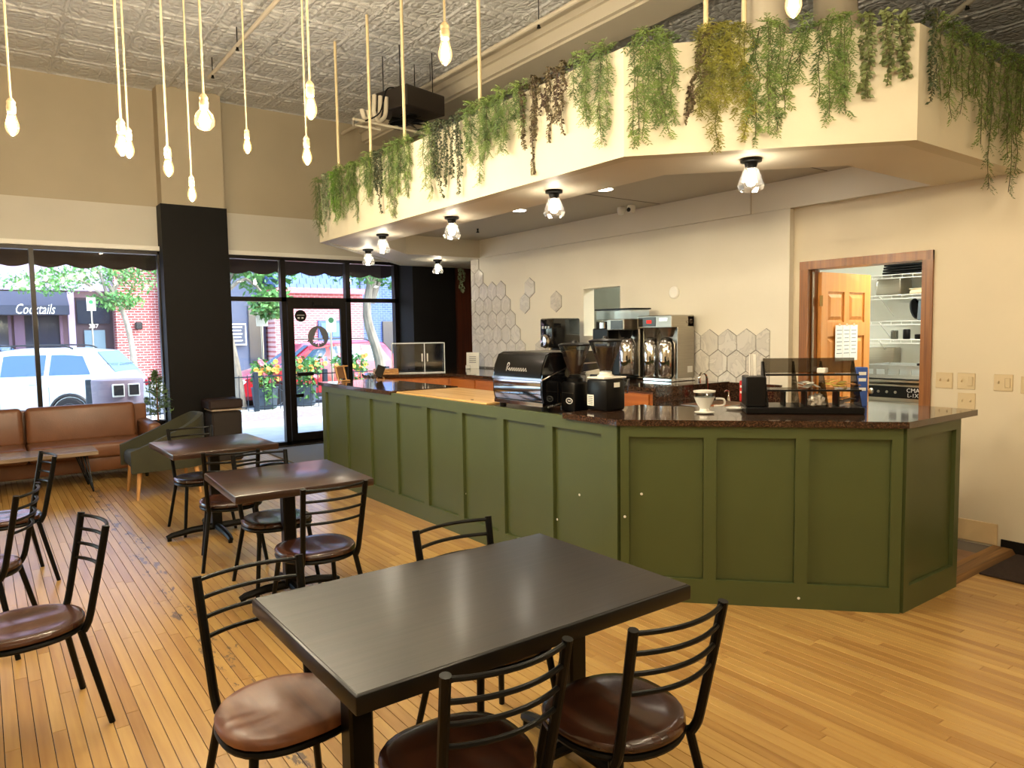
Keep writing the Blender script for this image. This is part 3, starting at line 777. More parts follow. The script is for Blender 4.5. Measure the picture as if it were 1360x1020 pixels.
m = MB(); m.bb((4.72, 3.66, .76), (5.2, 4.02, .765)); m.bb((4.715, 3.66, .76), (4.725, 4.02, .934)); m.bb((5.195, 3.66, .76), (5.205, 4.02, .934)); m.bb((4.72, 3.655, .76), (5.2, 3.665, .934)); m.bb((4.72, 4.015, .76), (5.2, 4.025, .934)); m.build('basin', M['steel'], sk, smooth=False)
fa = thing('faucet', 'chrome gooseneck faucet standing at the sink', 'faucet', (5.12, 4.07, .93))
path = [(0, 0, 0), (0, 0, .2)]+[(-.05+.05*math.cos(a), 0, .2+.05*math.sin(a)) for a in [PI*k/8 for k in range(1, 9)]]+[(-.1, 0, .16)]
MB().tube(path, .011, 10).build('spout', M['chrome'], fa); MB().lathe([(.03, 0), (.028, .02), (.02, .05), (.014, .07)], 14).build('base', M['chrome'], fa)
MB().tube([(0, -.02, .05), (0, -.07, .08)], .008, 8).build('handle', M['chrome'], fa)
sp_ = thing('soap_pump', 'small chrome soap pump beside the faucet', 'soap pump', (5.24, 3.93, .93))
MB().lathe([(.02, 0), (.016, .03), (.008, .05), (.006, .09)], 12).build('stem', M['chrome'], sp_); MB().tube([(0, 0, .085), (-.03, 0, .095), (-.06, 0, .085)], .007, 8).build('nozzle', M['chrome'], sp_)

# ================================================================== CHAIRS
def make_chair():
    t = thing('dining_chair', 'x', 'chair')
    # seat: rounded back, squarer front, saddle-dished
    n = 36; outl = []
    for k in range(n):
        a = 2*PI*k/n; ca, sa = math.cos(a), math.sin(a)
        e = 2.6 if sa > 0 else 2.15
        r = (abs(ca)**e+abs(sa)**e)**(-1/e)
        wfac = 1.0+.04*sa
        outl.append((.205*r*ca*wfac, .205*r*sa))
    s = MB(); lev = [(.93, .405), (1.0, .413), (1.0, .424), (.97, .434), (.86, .438), (.7, .437), (.52, .436), (.34, .435), (.16, .435)]
    for f, z in lev:
        for (a, b) in outl:
            dz = -.009*math.exp(-((abs(a*f)-.085)/.06)**2-((b*f+.03)/.11)**2)
            s.v.append((a*f, b*f, z+dz))
    s.v.append((0, 0, .434)); s.v.append((0, 0, .405))
    for i in range(len(lev)-1):
        for k in range(n): l = (k+1) % n; s.f.append((i*n+k, i*n+l, (i+1)*n+l, (i+1)*n+k))
    top = (len(lev)-1)*n
    for k in range(n): s.f.append((top+k, top+(k+1) % n, len(lev)*n)); s.f.append(((k+1) % n, k, len(lev)*n+1))
    s.build('seat', M['seat'], t, ang=50)
    ringp = [(a*.95, b*.95, .395) for a, b in outl]
    MB().tube(ringp, .012, 8, closed=True).build('seat_ring', M['black_metal'], t)
    for sg in (-1, 1):
        MB().tube(smoothstep_path([(sg*.150, -.165, .39), (sg*.154, -.185, .43), (sg*.158, -.205, .52), (sg*.165, -.238, .68), (sg*.170, -.262, .805)], 3), .0145, 10).build('back_post', M['black_metal'], t)
        MB().tube([(sg*.148, -.155, .395), (sg*.205, -.235, 0)], [.014, .012], 10).build('leg', M['black_metal'], t)
        MB().tube([(sg*.150, .145, .395), (sg*.195, .20, 0)], [.014, .012], 10).build('leg', M['black_metal'], t)
    for z, w_, yb in ((.793, .168, -.258), (.735, .1665, -.248), (.675, .164, -.236), (.615, .162, -.223)):
        pth = [(w_*u, yb-.042*(1-u*u), z) for u in [(-1+2*k/10) for k in range(11)]]
        MB().tube(pth, .0075, 8).build('slat', M['black_metal'], t)
    return t
chair0 = make_chair(); used = False
def chair(x, y, rz, label, light=False):
    global used
    if not used: c = chair0; used = True
    else: c = dup(chair0)
    c.location = (x, y, 0); c.rotation_euler = (0, 0, rz); c['label'] = label; c['group'] = 'ladder back cafe chairs'
    if light:
        for ch in c.children:
            if ch.name.startswith('seat') and 'ring' not in ch.name:
                ch.data = ch.data.copy(); ch.data.materials[0] = M['seat_light']
    return c
D = math.radians
chair(.985, 1.60, D(-4), 'black ladder back chair at the long espresso table, beside the pale-seated chair')
chair(1.485, 1.515, D(-3), 'black ladder back chair on the long table side closest to the green bar')
chair(.70, 2.16, D(183), 'black ladder back chair with a lighter worn brown seat by the long espresso table', True)
chair(1.49, 2.175, D(180), 'black ladder back chair tucked under the long table, only its top rails showing above it')
chair(1.41, 3.72, D(2), 'black ladder back chair at the middle square table, its back turned to the long table')
chair(1.44, 4.48, D(181), 'black ladder back chair tucked under the middle square table on its window side')
chair(1.36, 5.18, D(-12), 'black ladder back chair between the two square tables, facing the farther one')
chair(1.40, 6.20, D(183), 'black ladder back chair tucked under the far square table beside the green armchair')
chair(.09, 3.44, D(99), 'black ladder back chair standing alone on the open floor by the worn boards')
chair(-.09, 4.48, D(72), 'black ladder back chair between two others, its curved rails seen edge-on')
chair(.07, 5.62, D(99), 'black ladder back chair standing in front of the hairpin coffee table')

# ================================================================== TABLES
def table(name, label, cx, cy, w_, d_, mat, cols, rz=0., thick=.045, foot=.30):
    t = thing('cafe_table', label, 'table', (cx, cy, 0), rz)
    if mat is M['table']:
        MB().rbox((0, 0, .724-thick/2), (w_, d_, thick), .007, 2).build('edge_band', M['blk'], t)
        MB().rbox((0, 0, .7235), (w_-.016, d_-.016, .005), .002, 1).build('tabletop', mat, t)
    else: MB().rbox((0, 0, .725-thick/2), (w_, d_, thick), .007, 2).build('tabletop', mat, t)
    for c in cols:
        MB().rbox((c, 0, .36), (.075, .075, .62), .008, 1).build('column', M['black_metal'], t)
        MB().rbox((c, 0, .668), (.26, .26, .016), .004, 1).build('mounting_plate', M['black_metal'], t)
        for k in range(4):
            a = PI/2*k
            d = V((math.cos(a), math.sin(a), 0)); l = foot
            pth = [V((c, 0, .06))+d*.02, V((c, 0, .058))+d*l*.5, V((c, 0, .04))+d*l*.9, V((c, 0, .028))+d*l]
            MB().tube(pth, [.028, .026, .022, .017], 8).build('foot', M['black_metal'], t)
            MB().cyl(tuple(V((c, 0, .0))+d*(l-.02)), tuple(V((c, 0, .025))+d*(l-.02)), .016, n=10).build('glide', M['black_metal'], t)
    return t
table('t', 'long espresso brown table in the foreground with two black pedestals', 1.255, 1.93, 1.19, .80, M['table'], [-.42, .42], 0, .05)
table('t', 'square reddish brown cafe table standing closest to the green bar', 1.445, 4.26, .78, .80, M['table2'], [0], D(-2.5))
table('t', 'square dark brown cafe table beside the green armchair', 1.445, 5.96, .77, .79, M['table2'], [0], D(1.5), foot=.37)

# ================================================================== LOUNGE
LE = pm('tan_leather', (116, 74, 47), .4, var=.12, vs=5, bump=.08, bs=90)
sf = thing('sofa', 'tan leather sofa under the storefront window', 'sofa', (.35, 9.25, 0))
MB().rbox((0, .02, .20), (2.5, .74, .16), .03, 2).build('base', LE, sf)
for k in range(2): MB().rbox((-.55+1.1*k, -.04, .35), (1.09, .70, .16), .04, 3).build('seat_cushion', LE, sf)
for k in range(2):
    Mt = Matrix.Rotation(-.12, 3, 'X')
    MB().rbox((-.55+1.1*k, .24, .60), (1.075, .17, .42), .05, 3, M=Mt).build('back_cushion', LE, sf)
MB().rbox((0, .345, .50), (2.46, .07, .56), .03, 2).build('back_frame', LE, sf)
for sg in (-1, 1): MB().rbox((sg*1.19, 0, .42), (.14, .76, .36), .04, 3).build('arm', LE, sf)
for a in (-1.1, 1.1):
    for b in (-.3, .3): MB().cyl((a, b, 0), (a, b, .13), .018, .024, 10).build('leg', M['black_metal'], sf)
for a in (-.83, -.55, -.27, .27, .55, .83):
    MB().lathe([(.012, 0), (.010, .004), (0, .006)], 10, (a, -.02, .428)).build('button', LE, sf)
ct = thing('coffee_table', 'weathered wood coffee table on black hairpin legs', 'coffee table', (.30, 8.60, 0))
MB().rbox((0, 0, .40), (1.24, .50, .04), .006, 1).build('top', M['coffee'], ct)
for a in (-.53, .53):
    for b in (-.19, .19):
        sx = 1 if a > 0 else -1; sy = 1 if b > 0 else -1
        p = V((a+sx*.03, b+sy*.03, .006))
        h = MB()
        for off in ((-.09*sx, 0), (0, -.09*sy), (-.04*sx, -.04*sy)):
            h.tube([(a+off[0], b+off[1], .38), tuple(p)], .007, 6)
        h.build('hairpin_leg', M['black_metal'], ct)
ac = thing('armchair', 'olive velvet tub armchair on beech legs', 'armchair', (1.45, 7.93, 0), D(90))
VE = pm('olive_velvet', (52, 51, 32), .8, var=.1, vs=8)
# shell faces local +y; local +y = world -x. wraps round back and sides, high at the back, low at the arm fronts
sh = MB(); prof = []
for k in range(25):
    u = -1+2*k/24; a = u*PI*.5
    # U shaped plan
    if abs(u) > .45:
        tt = (abs(u)-.45)/.55; px_ = math.copysign(.335, u); py_ = -.12+tt*.47
    else:
        aa = u/.45*PI/2; px_ = .335*math.sin(aa); py_ = -.12-.26*math.cos(aa)
    hh = .78-.30*max(0, min(1, (py_+.34)/.68))**.9
    prof.append((px_, py_, hh))
n = len(prof)
for (fx, z) in ((1, 'b'), (1, 't'), (.86, 't'), (.86, 'b')):
    for (a, b, h) in prof: sh.v.append((a*fx, b*(fx if b < 0 else 1), .27 if z == 'b' else h))
for i in range(4):
    j = (i+1) % 4
    for k in range(n-1): sh.f.append((i*n+k, i*n+k+1, j*n+k+1, j*n+k))
sh.f += [(0, n, 2*n, 3*n), (n-1, 4*n-1, 3*n-1, 2*n-1)]
sh.build('shell', VE, ac, ang=45)
MB().rbox((0, .03, .36), (.56, .60, .16), .05, 3).build('seat_cushion', VE, ac)
for a in (-.26, .26):
    for b in (-.24, .27): MB().cyl((a*1.08, b*1.12, 0), (a, b, .28), .013, .024, 12).build('leg', M['legwood'], ac)
tb = thing('trash_bin', 'dark waste bin with a swing lid beside the black column', 'bin', (2.45, 9.52, 0))
MB().rbox((0, 0, .31), (.36, .36, .62), .02, 1).build('body', pm('bin_brown', (44, 36, 32), .5), tb)
MB().rbox((0, 0, .64), (.37, .37, .02), .006, 1).build('liner', pm('bag_cream', (190, 170, 150), .6), tb)
MB().rbox((-.01, 0, .715), (.41, .40, .12), .02, 1).build('lid', pm('lid_brown', (46, 30, 26), .45), tb)
bsn = thing('floor_tray', 'low round black tray on the floor near the entrance', 'tray', (2.62, 8.1, 0))
MB().lathe([(.13, 0), (.17, .02), (.18, .09), (.19, .10), (.17, .095), (.16, .03), (0, .028)], 24).build('bowl', M['blk'], bsn)
# small conifer in a pot by the sofa arm
pp = thing('potted_conifer', 'small potted spruce standing between the sofa arm and the window', 'plant', (1.745, 9.80, 0))
MB().lathe([(.07, 0), (.08, .02), (.09, .50), (.095, .53), (.08, .53), (.078, .5), (0, .49)], 18).build('pot', M['blk'], pp)
MB().cyl((0, 0, .48), (0, 0, 1.15), .012, .004, 8).build('trunk', M['oak'], pp)
cf = MB(); r0 = random.Random(5)
for k in range(92):
    z = .60+.52*k/92; L_ = .15*(1-(k/100)**1.3)+.03; a = r0.uniform(0, 2*PI); tip = V((math.cos(a)*L_, math.sin(a)*L_, z+.06-.05*r0.random()))
    b0 = V((0, 0, z)); cf.tube([b0, tip], [.003, .001], 4)
    for q in range(16):
        s_ = b0.lerp(tip, .15+.85*q/16); d = V((r0.uniform(-1, 1), r0.uniform(-1, 1), r0.uniform(-.3, 1))).normalized()*.05
        sd = d.cross(V((0, 0, 1))).normalized()*.009 if d.cross(V((0, 0, 1))).length > .01 else V((.004, 0, 0))
        cf.add([s_-sd, s_+sd, s_+d], [(0, 1, 2)])
o = cf.build('foliage', pm('spruce', (112, 140, 92), .7, var=.25, vs=20), pp, smooth=False); o['kind'] = 'stuff'
# ================================================================== PENDANT BULBS
def make_pendant(globe):
    t = thing('pendant_bulb', 'x', 'pendant light')
    # local origin at the bulb bottom; cord goes up to the ceiling separately scaled
    if globe: pr = [(0, 0), (.025, .006), (.045, .028), (.0475, .05), (.04, .078), (.022, .098), (.017, .115)]; zt = .115
    else: pr = [(0, 0), (.012, .003), (.024, .018), (.031, .04), (.030, .058), (.022, .088), (.016, .112), (.014, .125)]; zt = .125
    MB().lathe(pr, 16).build('bulb', M['bulbglass'], t)
    if globe: MB().lathe([(0, .022), (.014, .026), (.024, .045), (.022, .062), (.010, .085)], 12).build('filament', M['filament'], t)
    else: MB().lathe([(0, .016), (.012, .02), (.018, .036), (.016, .06), (.008, .095)], 12).build('filament', M['filament'], t)
    MB().lathe([(.018, zt-.012), (.021, zt), (.022, zt+.02), (.018, zt+.03), (.021, zt+.042), (.014, zt+.055), (.007, zt+.062)], 14).build('socket', M['cord'], t)
    return t, zt+.06
pen = {0: make_pendant(False), 1: make_pendant(True)}; pused = {0: False, 1: False}
def pendant(x, y, z, globe=0, label='unseen teardrop bulb on a cream cord, added as fill light', sw=(0, 0)):
    p, zt = pen[globe]
    if pused[globe]: p = dup(p)
    pused[globe] = True
    p.location = (x, y, z); p['label'] = label
    if not globe: p['group'] = 'teardrop bulbs on cords'
    L_ = 4.645-z
    pth = smoothstep_path([(0, 0, zt), (sw[0]*.4, sw[1]*.4, zt+(L_-zt)*.3), (-sw[0]*.3, sw[1], zt+(L_-zt)*.65), (0, 0, L_)], 4)
    MB().tube(pth, .0055, 6).build('cord', M['cord'], p)
    MB().lathe([(.04, L_-.02), (.045, L_-.01), (.045, L_)], 14).build('ceiling_rose', M['cord'], p)
tb_ = 'teardrop bulb on a cream cord '
for (x, y, z, lb_) in ((.2, 4.52, 2.60, 'hanging alone before the wide tan wall'), (.65, 4.23, 2.50, 'in the close pair, the bulb with the longer cord'), (.82, 5.09, 2.68, 'in the close pair, the bulb with the shorter cord'), (1.02, 4.98, 2.57, 'hanging next to the black column edge'), (1.33, 5.75, 2.56, 'over the far square table, before the black column'), (1.78, 5.86, 2.99, 'drawn up high before the tan wall'), (1.40, 3.56, 2.64, 'hanging above the middle square table'), (1.82, 4.72, 2.69, 'hanging between the middle square table and the bar'), (1.75, 2.84, 2.76, 'hanging above the long espresso table'), (2.58, 1.65, 2.75, 'hanging beside the cut canopy corner')):
    pendant(x, y, z, 0, tb_+lb_, sw=(random.uniform(-.008, .008), random.uniform(-.008, .008)))
pendant(.95, 3.79, 2.57, 1, 'round globe bulb glowing on a cream cord from the tin ceiling')
# extra bulbs out of view, added as fill light for the room
for (x, y, z) in ((-.9, 4.2, 2.8), (-1.6, 5.4, 2.6), (-.3, 1.2, 2.7), (.9, .2, 2.8), (2.3, -.3, 2.7), (-1.4, -.4, 2.75), (.3, -1.6, 2.7), (3.6, -.6, 2.8), (2.0, .9, 2.95)):
    pendant(x, y, z)

# ================================================================== SOFFIT LAMPS
def make_flush():
    t = thing('flush_lamp', 'black flush lamp with a faceted clear glass shade under the canopy', 'lamp', group='glass shade lamps under the canopy')
    MB().lathe([(.062, 0), (.062, -.018), (.04, -.024), (.034, -.045), (.034, -.06)][::-1], 18).build('base', M['black_metal'], t)
    sh = MB()
    pr = [(.036, -.05), (.046, -.07), (.078, -.155), (.066, -.185)]
    sh.lathe(pr, 8, caps=False)
    sh.build('shade', M['shade_glass'], t, smooth=False)
    MB().lathe([(0, -.16), (.02, -.152), (.03, -.13), (.029, -.115), (.016, -.08), (.013, -.06)], 14).build('bulb', M['bulb2'], t)
    return t
fl0 = make_flush()
for i, (x, y) in enumerate(((3.73, 2.65), (3.35, 4.01), (3.35, 5.39), (3.33, 6.68), (3.77, 7.95), (5.14, 8.66))):
    f = fl0 if i == 0 else dup(fl0)
    f.location = (x, y, 2.56); f['label'] = 'black flush lamp with faceted shade '+('under the cut canopy corner', 'on the long canopy side, nearest the cut corner', 'on the long canopy side, second from the cut corner', 'on the long canopy side, third from the cut corner', 'at the canopy bend by the window', 'above the pastry case corner')[i]
def make_rec():
    t = thing('recessed_light', 'flat white recessed light in the canopy ceiling', 'light', group='recessed lights in the canopy')
    MB().lathe([(.07, -.006), (.085, -.004), (.085, 0)], 20).build('rim', M['white'], t)
    MB().lathe([(0, -.0075), (.069, -.007), (.069, -.003)], 20).build('lens', M['led'], t)
    return t
rc = make_rec()
for i, (x, y) in enumerate(((4.5, 4.69), (4.52, 5.97), (4.5, 7.25), (4.9, 3.2))):
    f = rc if i == 0 else dup(rc)
    f.location = (x, y, 2.80)
cm = thing('security_camera', 'small white twin security camera under the canopy ceiling', 'camera', (5.30, 5.22, 2.80))
for a, s in ((.07, 0), (-.07, 1)):
    MB().lathe([(0, -.085), (.03, -.075), (.042, -.045), (.042, -.01), (.035, 0)], 14, (0, a, 0)).build('housing', M['white'], cm)
MB().lathe([(0, 0), (.02, 0), (.022, .01)], 12, (-.035, -.075, -.05), Matrix.Rotation(-PI/2, 3, 'Y')).build('lens', M['blk'], cm)
spk = thing('fire_sprinkler', 'small dark sprinkler head in the canopy ceiling beside the corner', 'sprinkler', (4.9, 7.3, 2.80))
MB().lathe([(.004, -.05), (.02, -.048), (.02, -.044), (.008, -.03), (.012, 0)], 10).build('head', M['black_metal'], spk)

# ================================================================== THINGS ON THE MAIN CEILING
hv = thing('unit_heater', 'black box heater with a fan hung below the tin ceiling', 'heater', (4.0, 7.3, 3.98))
MB().rbox((0, 0, .11), (.58, .58, .22), .01, 1, rz=.25, taper=1.0).build('box', pm('heater_black', (40, 32, 26), .5), hv)
MB().lathe([(.10, -.02), (.10, .0)], 16).build('fan_hub', M['black_metal'], hv)
for k in range(8):
    a = 2*PI*k/8
    MB().box((math.cos(a)*.13, math.sin(a)*.13, -.07), (.18, .07, .006), M=Matrix.Rotation(a, 3, 'Z') @ Matrix.Rotation(.5, 3, 'X')).build('fan_blade', M['black_metal'], hv)
MB().tube([(.22*math.cos(a), .22*math.sin(a), -.1) for a in [2*PI*k/20 for k in range(20)]], .008, 6, closed=True).build('guard_ring', M['black_metal'], hv)
for sx in (-.2, .2):
    for sy in (-.2, .2): MB().cyl((sx, sy, .2), (sx, sy, .66), .006, n=6).build('hanger', M['black_metal'], hv)
for k in range(3):
    b = -.32-.07*k
    MB().tube(smoothstep_path([(b, -.1, .12), (b-.02, -.1, -.08), (b-.12, -.12, -.16), (b-.16, -.12, -.06)], 4), .024, 8).build('pipe', M['crown'], hv)
MB().tube([(-.75, -.2, -.2), (.35, -.1, -.2)], .014, 8).build('pipe', M['crown'], hv)
MB().tube([(-.75, -.2, -.2), (-.62, .1, -.17), (-.3, .1, -.17)], .014, 8).build('pipe', M['crown'], hv)
MB().tube(smoothstep_path([(-.28, -.2, .2), (-.42, -.3, .12), (-.5, -.3, -.12), (-.62, -.2, -.2)], 5), .008, 6).build('conduit', M['black_metal'], hv)
def pipe_run(name, label, pts, r, hang):
    t = thing(name, label, 'pipe')
    MB().tube(pts, r, 10).build('pipe', M['crown'], t)
    for q in hang:
        MB().cyl(q, (q[0], q[1], 4.64), .005, n=6).build('hanger', M['black_metal'], t)
    for q in hang[:2]:
        MB().lathe([(.02, -.05), (.012, -.03), (.012, 0)], 8, q).build('sprinkler', M['black_metal'], t)
pipe_run('sprinkler_pipe', 'cream sprinkler pipe ending above the pendant bulbs', [(2.25, 8.7, 4.46), (2.25, 1.0, 4.46)], .02, [(2.25, 8.55, 4.46), (2.25, 7.6, 4.46), (2.25, 5.2, 4.46)])
pipe_run('sprinkler_pipe', 'cream sprinkler pipe running beside the ceiling beam', [(4.35, 9.9, 4.42), (4.35, -2, 4.42)], .024, [(4.35, 6.4, 4.42), (4.35, 5.4, 4.42), (4.35, 7.4, 4.42)])
pipe_run('sprinkler_pipe', 'thin cream pipe crossing the dark ceiling above the kitchen', [(8.6, 4.9, 4.2), (6.1, 2.0, 4.2)], .025, [(6.7, 2.7, 4.2), (7.8, 3.97, 4.2)])
du = thing('round_duct', 'straight cream round duct rising behind the canopy vines', 'duct', (4.75, 3.25, 2.84))
MB().lathe([(.145, .0), (.145, .85), (.155, .86), (.155, .9), (.145, .91), (.145, 1.82)], 20).build('shaft', M['crown'], du)
MB().tube([(-.2, .05, .3), (-.2, .05, 1.82)], .02, 8).build('conduit', M['crown'], du)
du = thing('round_duct', 'elbowed cream round duct rising behind the canopy vines', 'duct', (5.05, 2.8, 2.84))
MB().tube(smoothstep_path([(.05, .1, 0), (.05, .1, .45), (.1, .12, .75), (.32, .28, 1.1), (.5, .4, 1.82)], 5), .155, 18).build('shaft', M['crown'], du)

# ================================================================== VINES
VM = {'fern': pm('fern_green', (116, 138, 60), .6, var=.35, vs=9, rgb2=(54, 80, 30)),
      'bright': pm('bright_green', (112, 158, 30), .55, var=.3, vs=9, rgb2=(66, 110, 22)),
      'yellow': pm('yellow_fern', (142, 138, 44), .6, var=.3, vs=7, rgb2=(88, 92, 26)),
      'brown': pm('bronze_leaf', (92, 84, 46), .6, var=.35, vs=12, rgb2=(62, 38, 30)),
      'dark': pm('dark_leaf', (60, 74, 42), .6, var=.35, vs=12, rgb2=(34, 44, 26)),
      'pale': pm('pale_leaf', (150, 160, 128), .6, var=.25, vs=12, rgb2=(86, 104, 66)),
      'euc': pm('eucalyptus_leaf', (118, 128, 74), .55, var=.3, vs=14, rgb2=(60, 70, 36)),
      'stem': pm('vine_stem', (70, 66, 34), .7)}
vr = random.Random(11)
def vine(px_, py_, nx, ny, ztop, zbot, kind, wid, label, dens=1., lean=0.):
    """garland: origin at the canopy edge, n = outward normal"""
    t = thing('hanging_vine', label, 'vine', (px_, py_, ztop), group='artificial vines along the canopy')
    nrm = V((nx, ny, 0)).normalized(); tg = V((-nrm.y, nrm.x, 0))
    L_ = ztop-zbot
    st = MB(); lf = MB(); ns = max(3, int(wid/.035))
    def leaf(p, d, l, w_):
        d = d.normalized(); s_ = d.cross(nrm+V((0, 0, .3)))
        if s_.length < .05: s_ = d.cross(V((0, 0, 1)))
        s_ = s_.normalized()*w_/2; up = s_.cross(d).normalized()*w_*.25
        lf.add([p, p+d*l*.5+s_+up, p+d*l, p+d*l*.5-s_+up], [(0, 1, 2, 3)])
    for k in range(ns):
        u = (k+.5)/ns-.5; f = vr.uniform(.55, 1.0)*(1-.5*abs(u)) if ns > 3 else vr.uniform(.75, 1.)
        if k == ns//2: f = 1.
        p0 = tg*(u*wid*.9)+nrm*vr.uniform(-.06, .0)+V((0, 0, vr.uniform(-.02, .03)))
        p1 = p0+nrm*.07+V((0, 0, .02)); 
        pts_ = [p0, p1]; m_ = 5
        for i in range(1, m_+1):
            pts_.append(p0+nrm*(.055+.02*vr.random())+tg*(lean*L_*f*i/m_+vr.uniform(-.018, .018))+V((0, 0, -L_*f*i/m_)))
        pts_ = smoothstep_path(pts_, 4); st.tube(pts_, .0022, 4, caps=False)
        seglen = [0]
        for a, b in zip(pts_[:-1], pts_[1:]): seglen.append(seglen[-1]+(b-a).length)
        tot = seglen[-1]
        def at(s_):
            for i in range(len(pts_)-1):
                if seglen[i+1] >= s_: return pts_[i].lerp(pts_[i+1], (s_-seglen[i])/max(1e-6, seglen[i+1]-seglen[i])), (pts_[i+1]-pts_[i]).normalized()
            return pts_[-1], (pts_[-1]-pts_[-2]).normalized()
        if kind in ('euc', 'brown', 'dark', 'pale'):
            sz = {'euc': .030, 'brown': .020, 'dark': .020, 'pale': .020}[kind]; nl = int(tot/sz*3.6*dens)
            for i in range(nl):
                p, d = at(tot*i/nl); a = vr.uniform(0, 2*PI)
                e = (tg*math.cos(a)+nrm*math.sin(a)*.8+d*.5); leaf(p, e, sz*vr.uniform(.8, 1.4), sz*.75)
        else:
            nf = int(tot/.016*dens)   # feathery side fronds
            for i in range(nf):
                p, d = at(tot*(i+vr.random())/nf); a = vr.uniform(0, 2*PI); fr_ = i/nf
                e = (tg*math.cos(a)+nrm*(math.sin(a)*.7+.15)+d*vr.uniform(.4, 1.1)).normalized()
                fl_ = vr.uniform(.035, .085)*(1-.35*fr_); q = 4
                for j in range(1, q+1):
                    c = p+e*fl_*j/q+V((0, 0, -.012*(j/q)**2))
                    for sg in (-1, 1):
                        leaf(c, e*.6+tg*sg*.8+V((0, 0, vr.uniform(-.5, .3))), .024, .0062)
                leaf(p, e, fl_*1.1, .005)
    st.build('stem', VM['stem'], t)
    o = lf.build('foliage', VM[kind], t, smooth=False); o['kind'] = 'stuff'
    return t
X_ = 3.03
lab = {'fern': 'feathery green fern garland trailing over the canopy edge', 'bright': 'bright lime green fern garland at the window end of the canopy', 'yellow': 'large yellow green fern garland bursting over the cut canopy corner',
       'brown': 'bronze brown small-leaved garland hanging from the canopy', 'dark': 'dark green small-leaved garland hanging from the canopy', 'pale': 'pale grey green garland at the window end of the canopy', 'euc': 'round leaved eucalyptus strand hanging from the cut canopy corner'}
ORD = 'first second third fourth fifth sixth seventh eighth ninth tenth eleventh twelfth thirteenth fourteenth fifteenth sixteenth seventeenth eighteenth nineteenth twentieth last'.split()
short = {'fern': 'feathery green fern', 'bright': 'lime green fern', 'pale': 'pale grey green', 'dark': 'dark small-leaved', 'brown': 'bronze small-leaved'}
for vi, (y, zb, k, w_) in enumerate(((7.50, 2.64, 'fern', .12), (7.30, 2.60, 'pale', .16), (7.06, 2.72, 'bright', .20), (6.82, 2.70, 'fern', .24), (6.6, 2.68, 'fern', .2), (6.28, 2.78, 'fern', .22), (6.05, 2.64, 'dark', .2), (5.80, 2.60, 'fern', .24), (5.57, 2.72, 'fern', .2),
                       (5.12, 2.64, 'fern', .14), (4.94, 2.60, 'dark', .24), (4.70, 2.62, 'dark', .18), (4.46, 2.66, 'fern', .22), (4.29, 2.82, 'fern', .16), (4.12, 2.78, 'fern', .16), (3.95, 2.88, 'fern', .14), (3.83, 2.60, 'brown', .16), (3.67, 2.78, 'brown', .15), (3.51, 2.76, 'brown', .14), (3.31, 2.82, 'fern', .14), (3.15, 2.64, 'fern', .12))):
    vine(X_, y, -1, 0, 3.175, zb, k, w_*1.1, short[k]+' garland, '+ORD[20-vi]+' from the cut corner on the long canopy side', 1.45)
PC = V((3.03, 3.0, 0)); dC = V((1.07, -1.12, 0)).normalized(); nC = V((dC.y, -dC.x, 0)); nC = nC if nC.x < 0 or nC.y < 0 else -nC
for vi, (s_, zb, k, w_, dn, le) in enumerate(((.08, 2.60, 'fern', .10, 1, 0), (.16, 2.74, 'fern', .08, 1, 0), (.24, 2.66, 'fern', .08, 1, 0), (.50, 2.55, 'yellow', .22, 1.3, 0), (.46, 2.68, 'brown', .1, .9, -.25), (.60, 2.60, 'yellow', .16, 1.2, .08), (.73, 2.62, 'fern', .13, 1, 0), (.83, 2.63, 'fern', .12, 1, 0), (.97, 2.86, 'fern', .08, 1, -.3), (1.08, 2.68, 'fern', .11, 1, 0), (1.16, 2.70, 'fern', .09, 1, 0))):
    q = PC+dC*s_; vine(q.x, q.y, nC.x, nC.y, 3.18, zb, k, w_, ('feathery green fern' if k == 'fern' else 'yellow green fern' if k == 'yellow' else 'leaning bronze')+' garland on the cut canopy face, '+ORD[vi]+' from the long side', dn, le)
for s_, zb, eo in ((1.275, 2.76, 'longest'), (1.375, 2.85, 'middle'), (1.465, 2.88, 'shortest')):
    q = PC+dC*s_; vine(q.x, q.y, nC.x, nC.y, 3.18, zb, 'euc', .05, 'round leaved eucalyptus strand, '+eo+' of three on the cut canopy face')
for vi, (x, zb, k, w_) in enumerate(((4.17, 2.76, 'dark', .12), (4.34, 2.68, 'fern', .2), (4.55, 2.76, 'fern', .2), (4.74, 2.62, 'fern', .2), (4.98, 2.40, 'fern', .22), (5.2, 2.38, 'fern', .2), (5.42, 2.5, 'fern', .2))):
    vine(x, 1.88, 0, -1, 3.18, zb, k, w_, 'feathery green fern garland on the canopy end face, '+ORD[vi]+' from the cut face' if k == 'fern' else 'small leaved strand at the canopy end above the kitchen door')
# moss-like heap lying on the canopy rim at the cut corner
vine(6.05, 9.5, -.5, -1, 2.5, 2.15, 'pale', .1, 'small pale garland hanging in the dark corner by the brown panel')

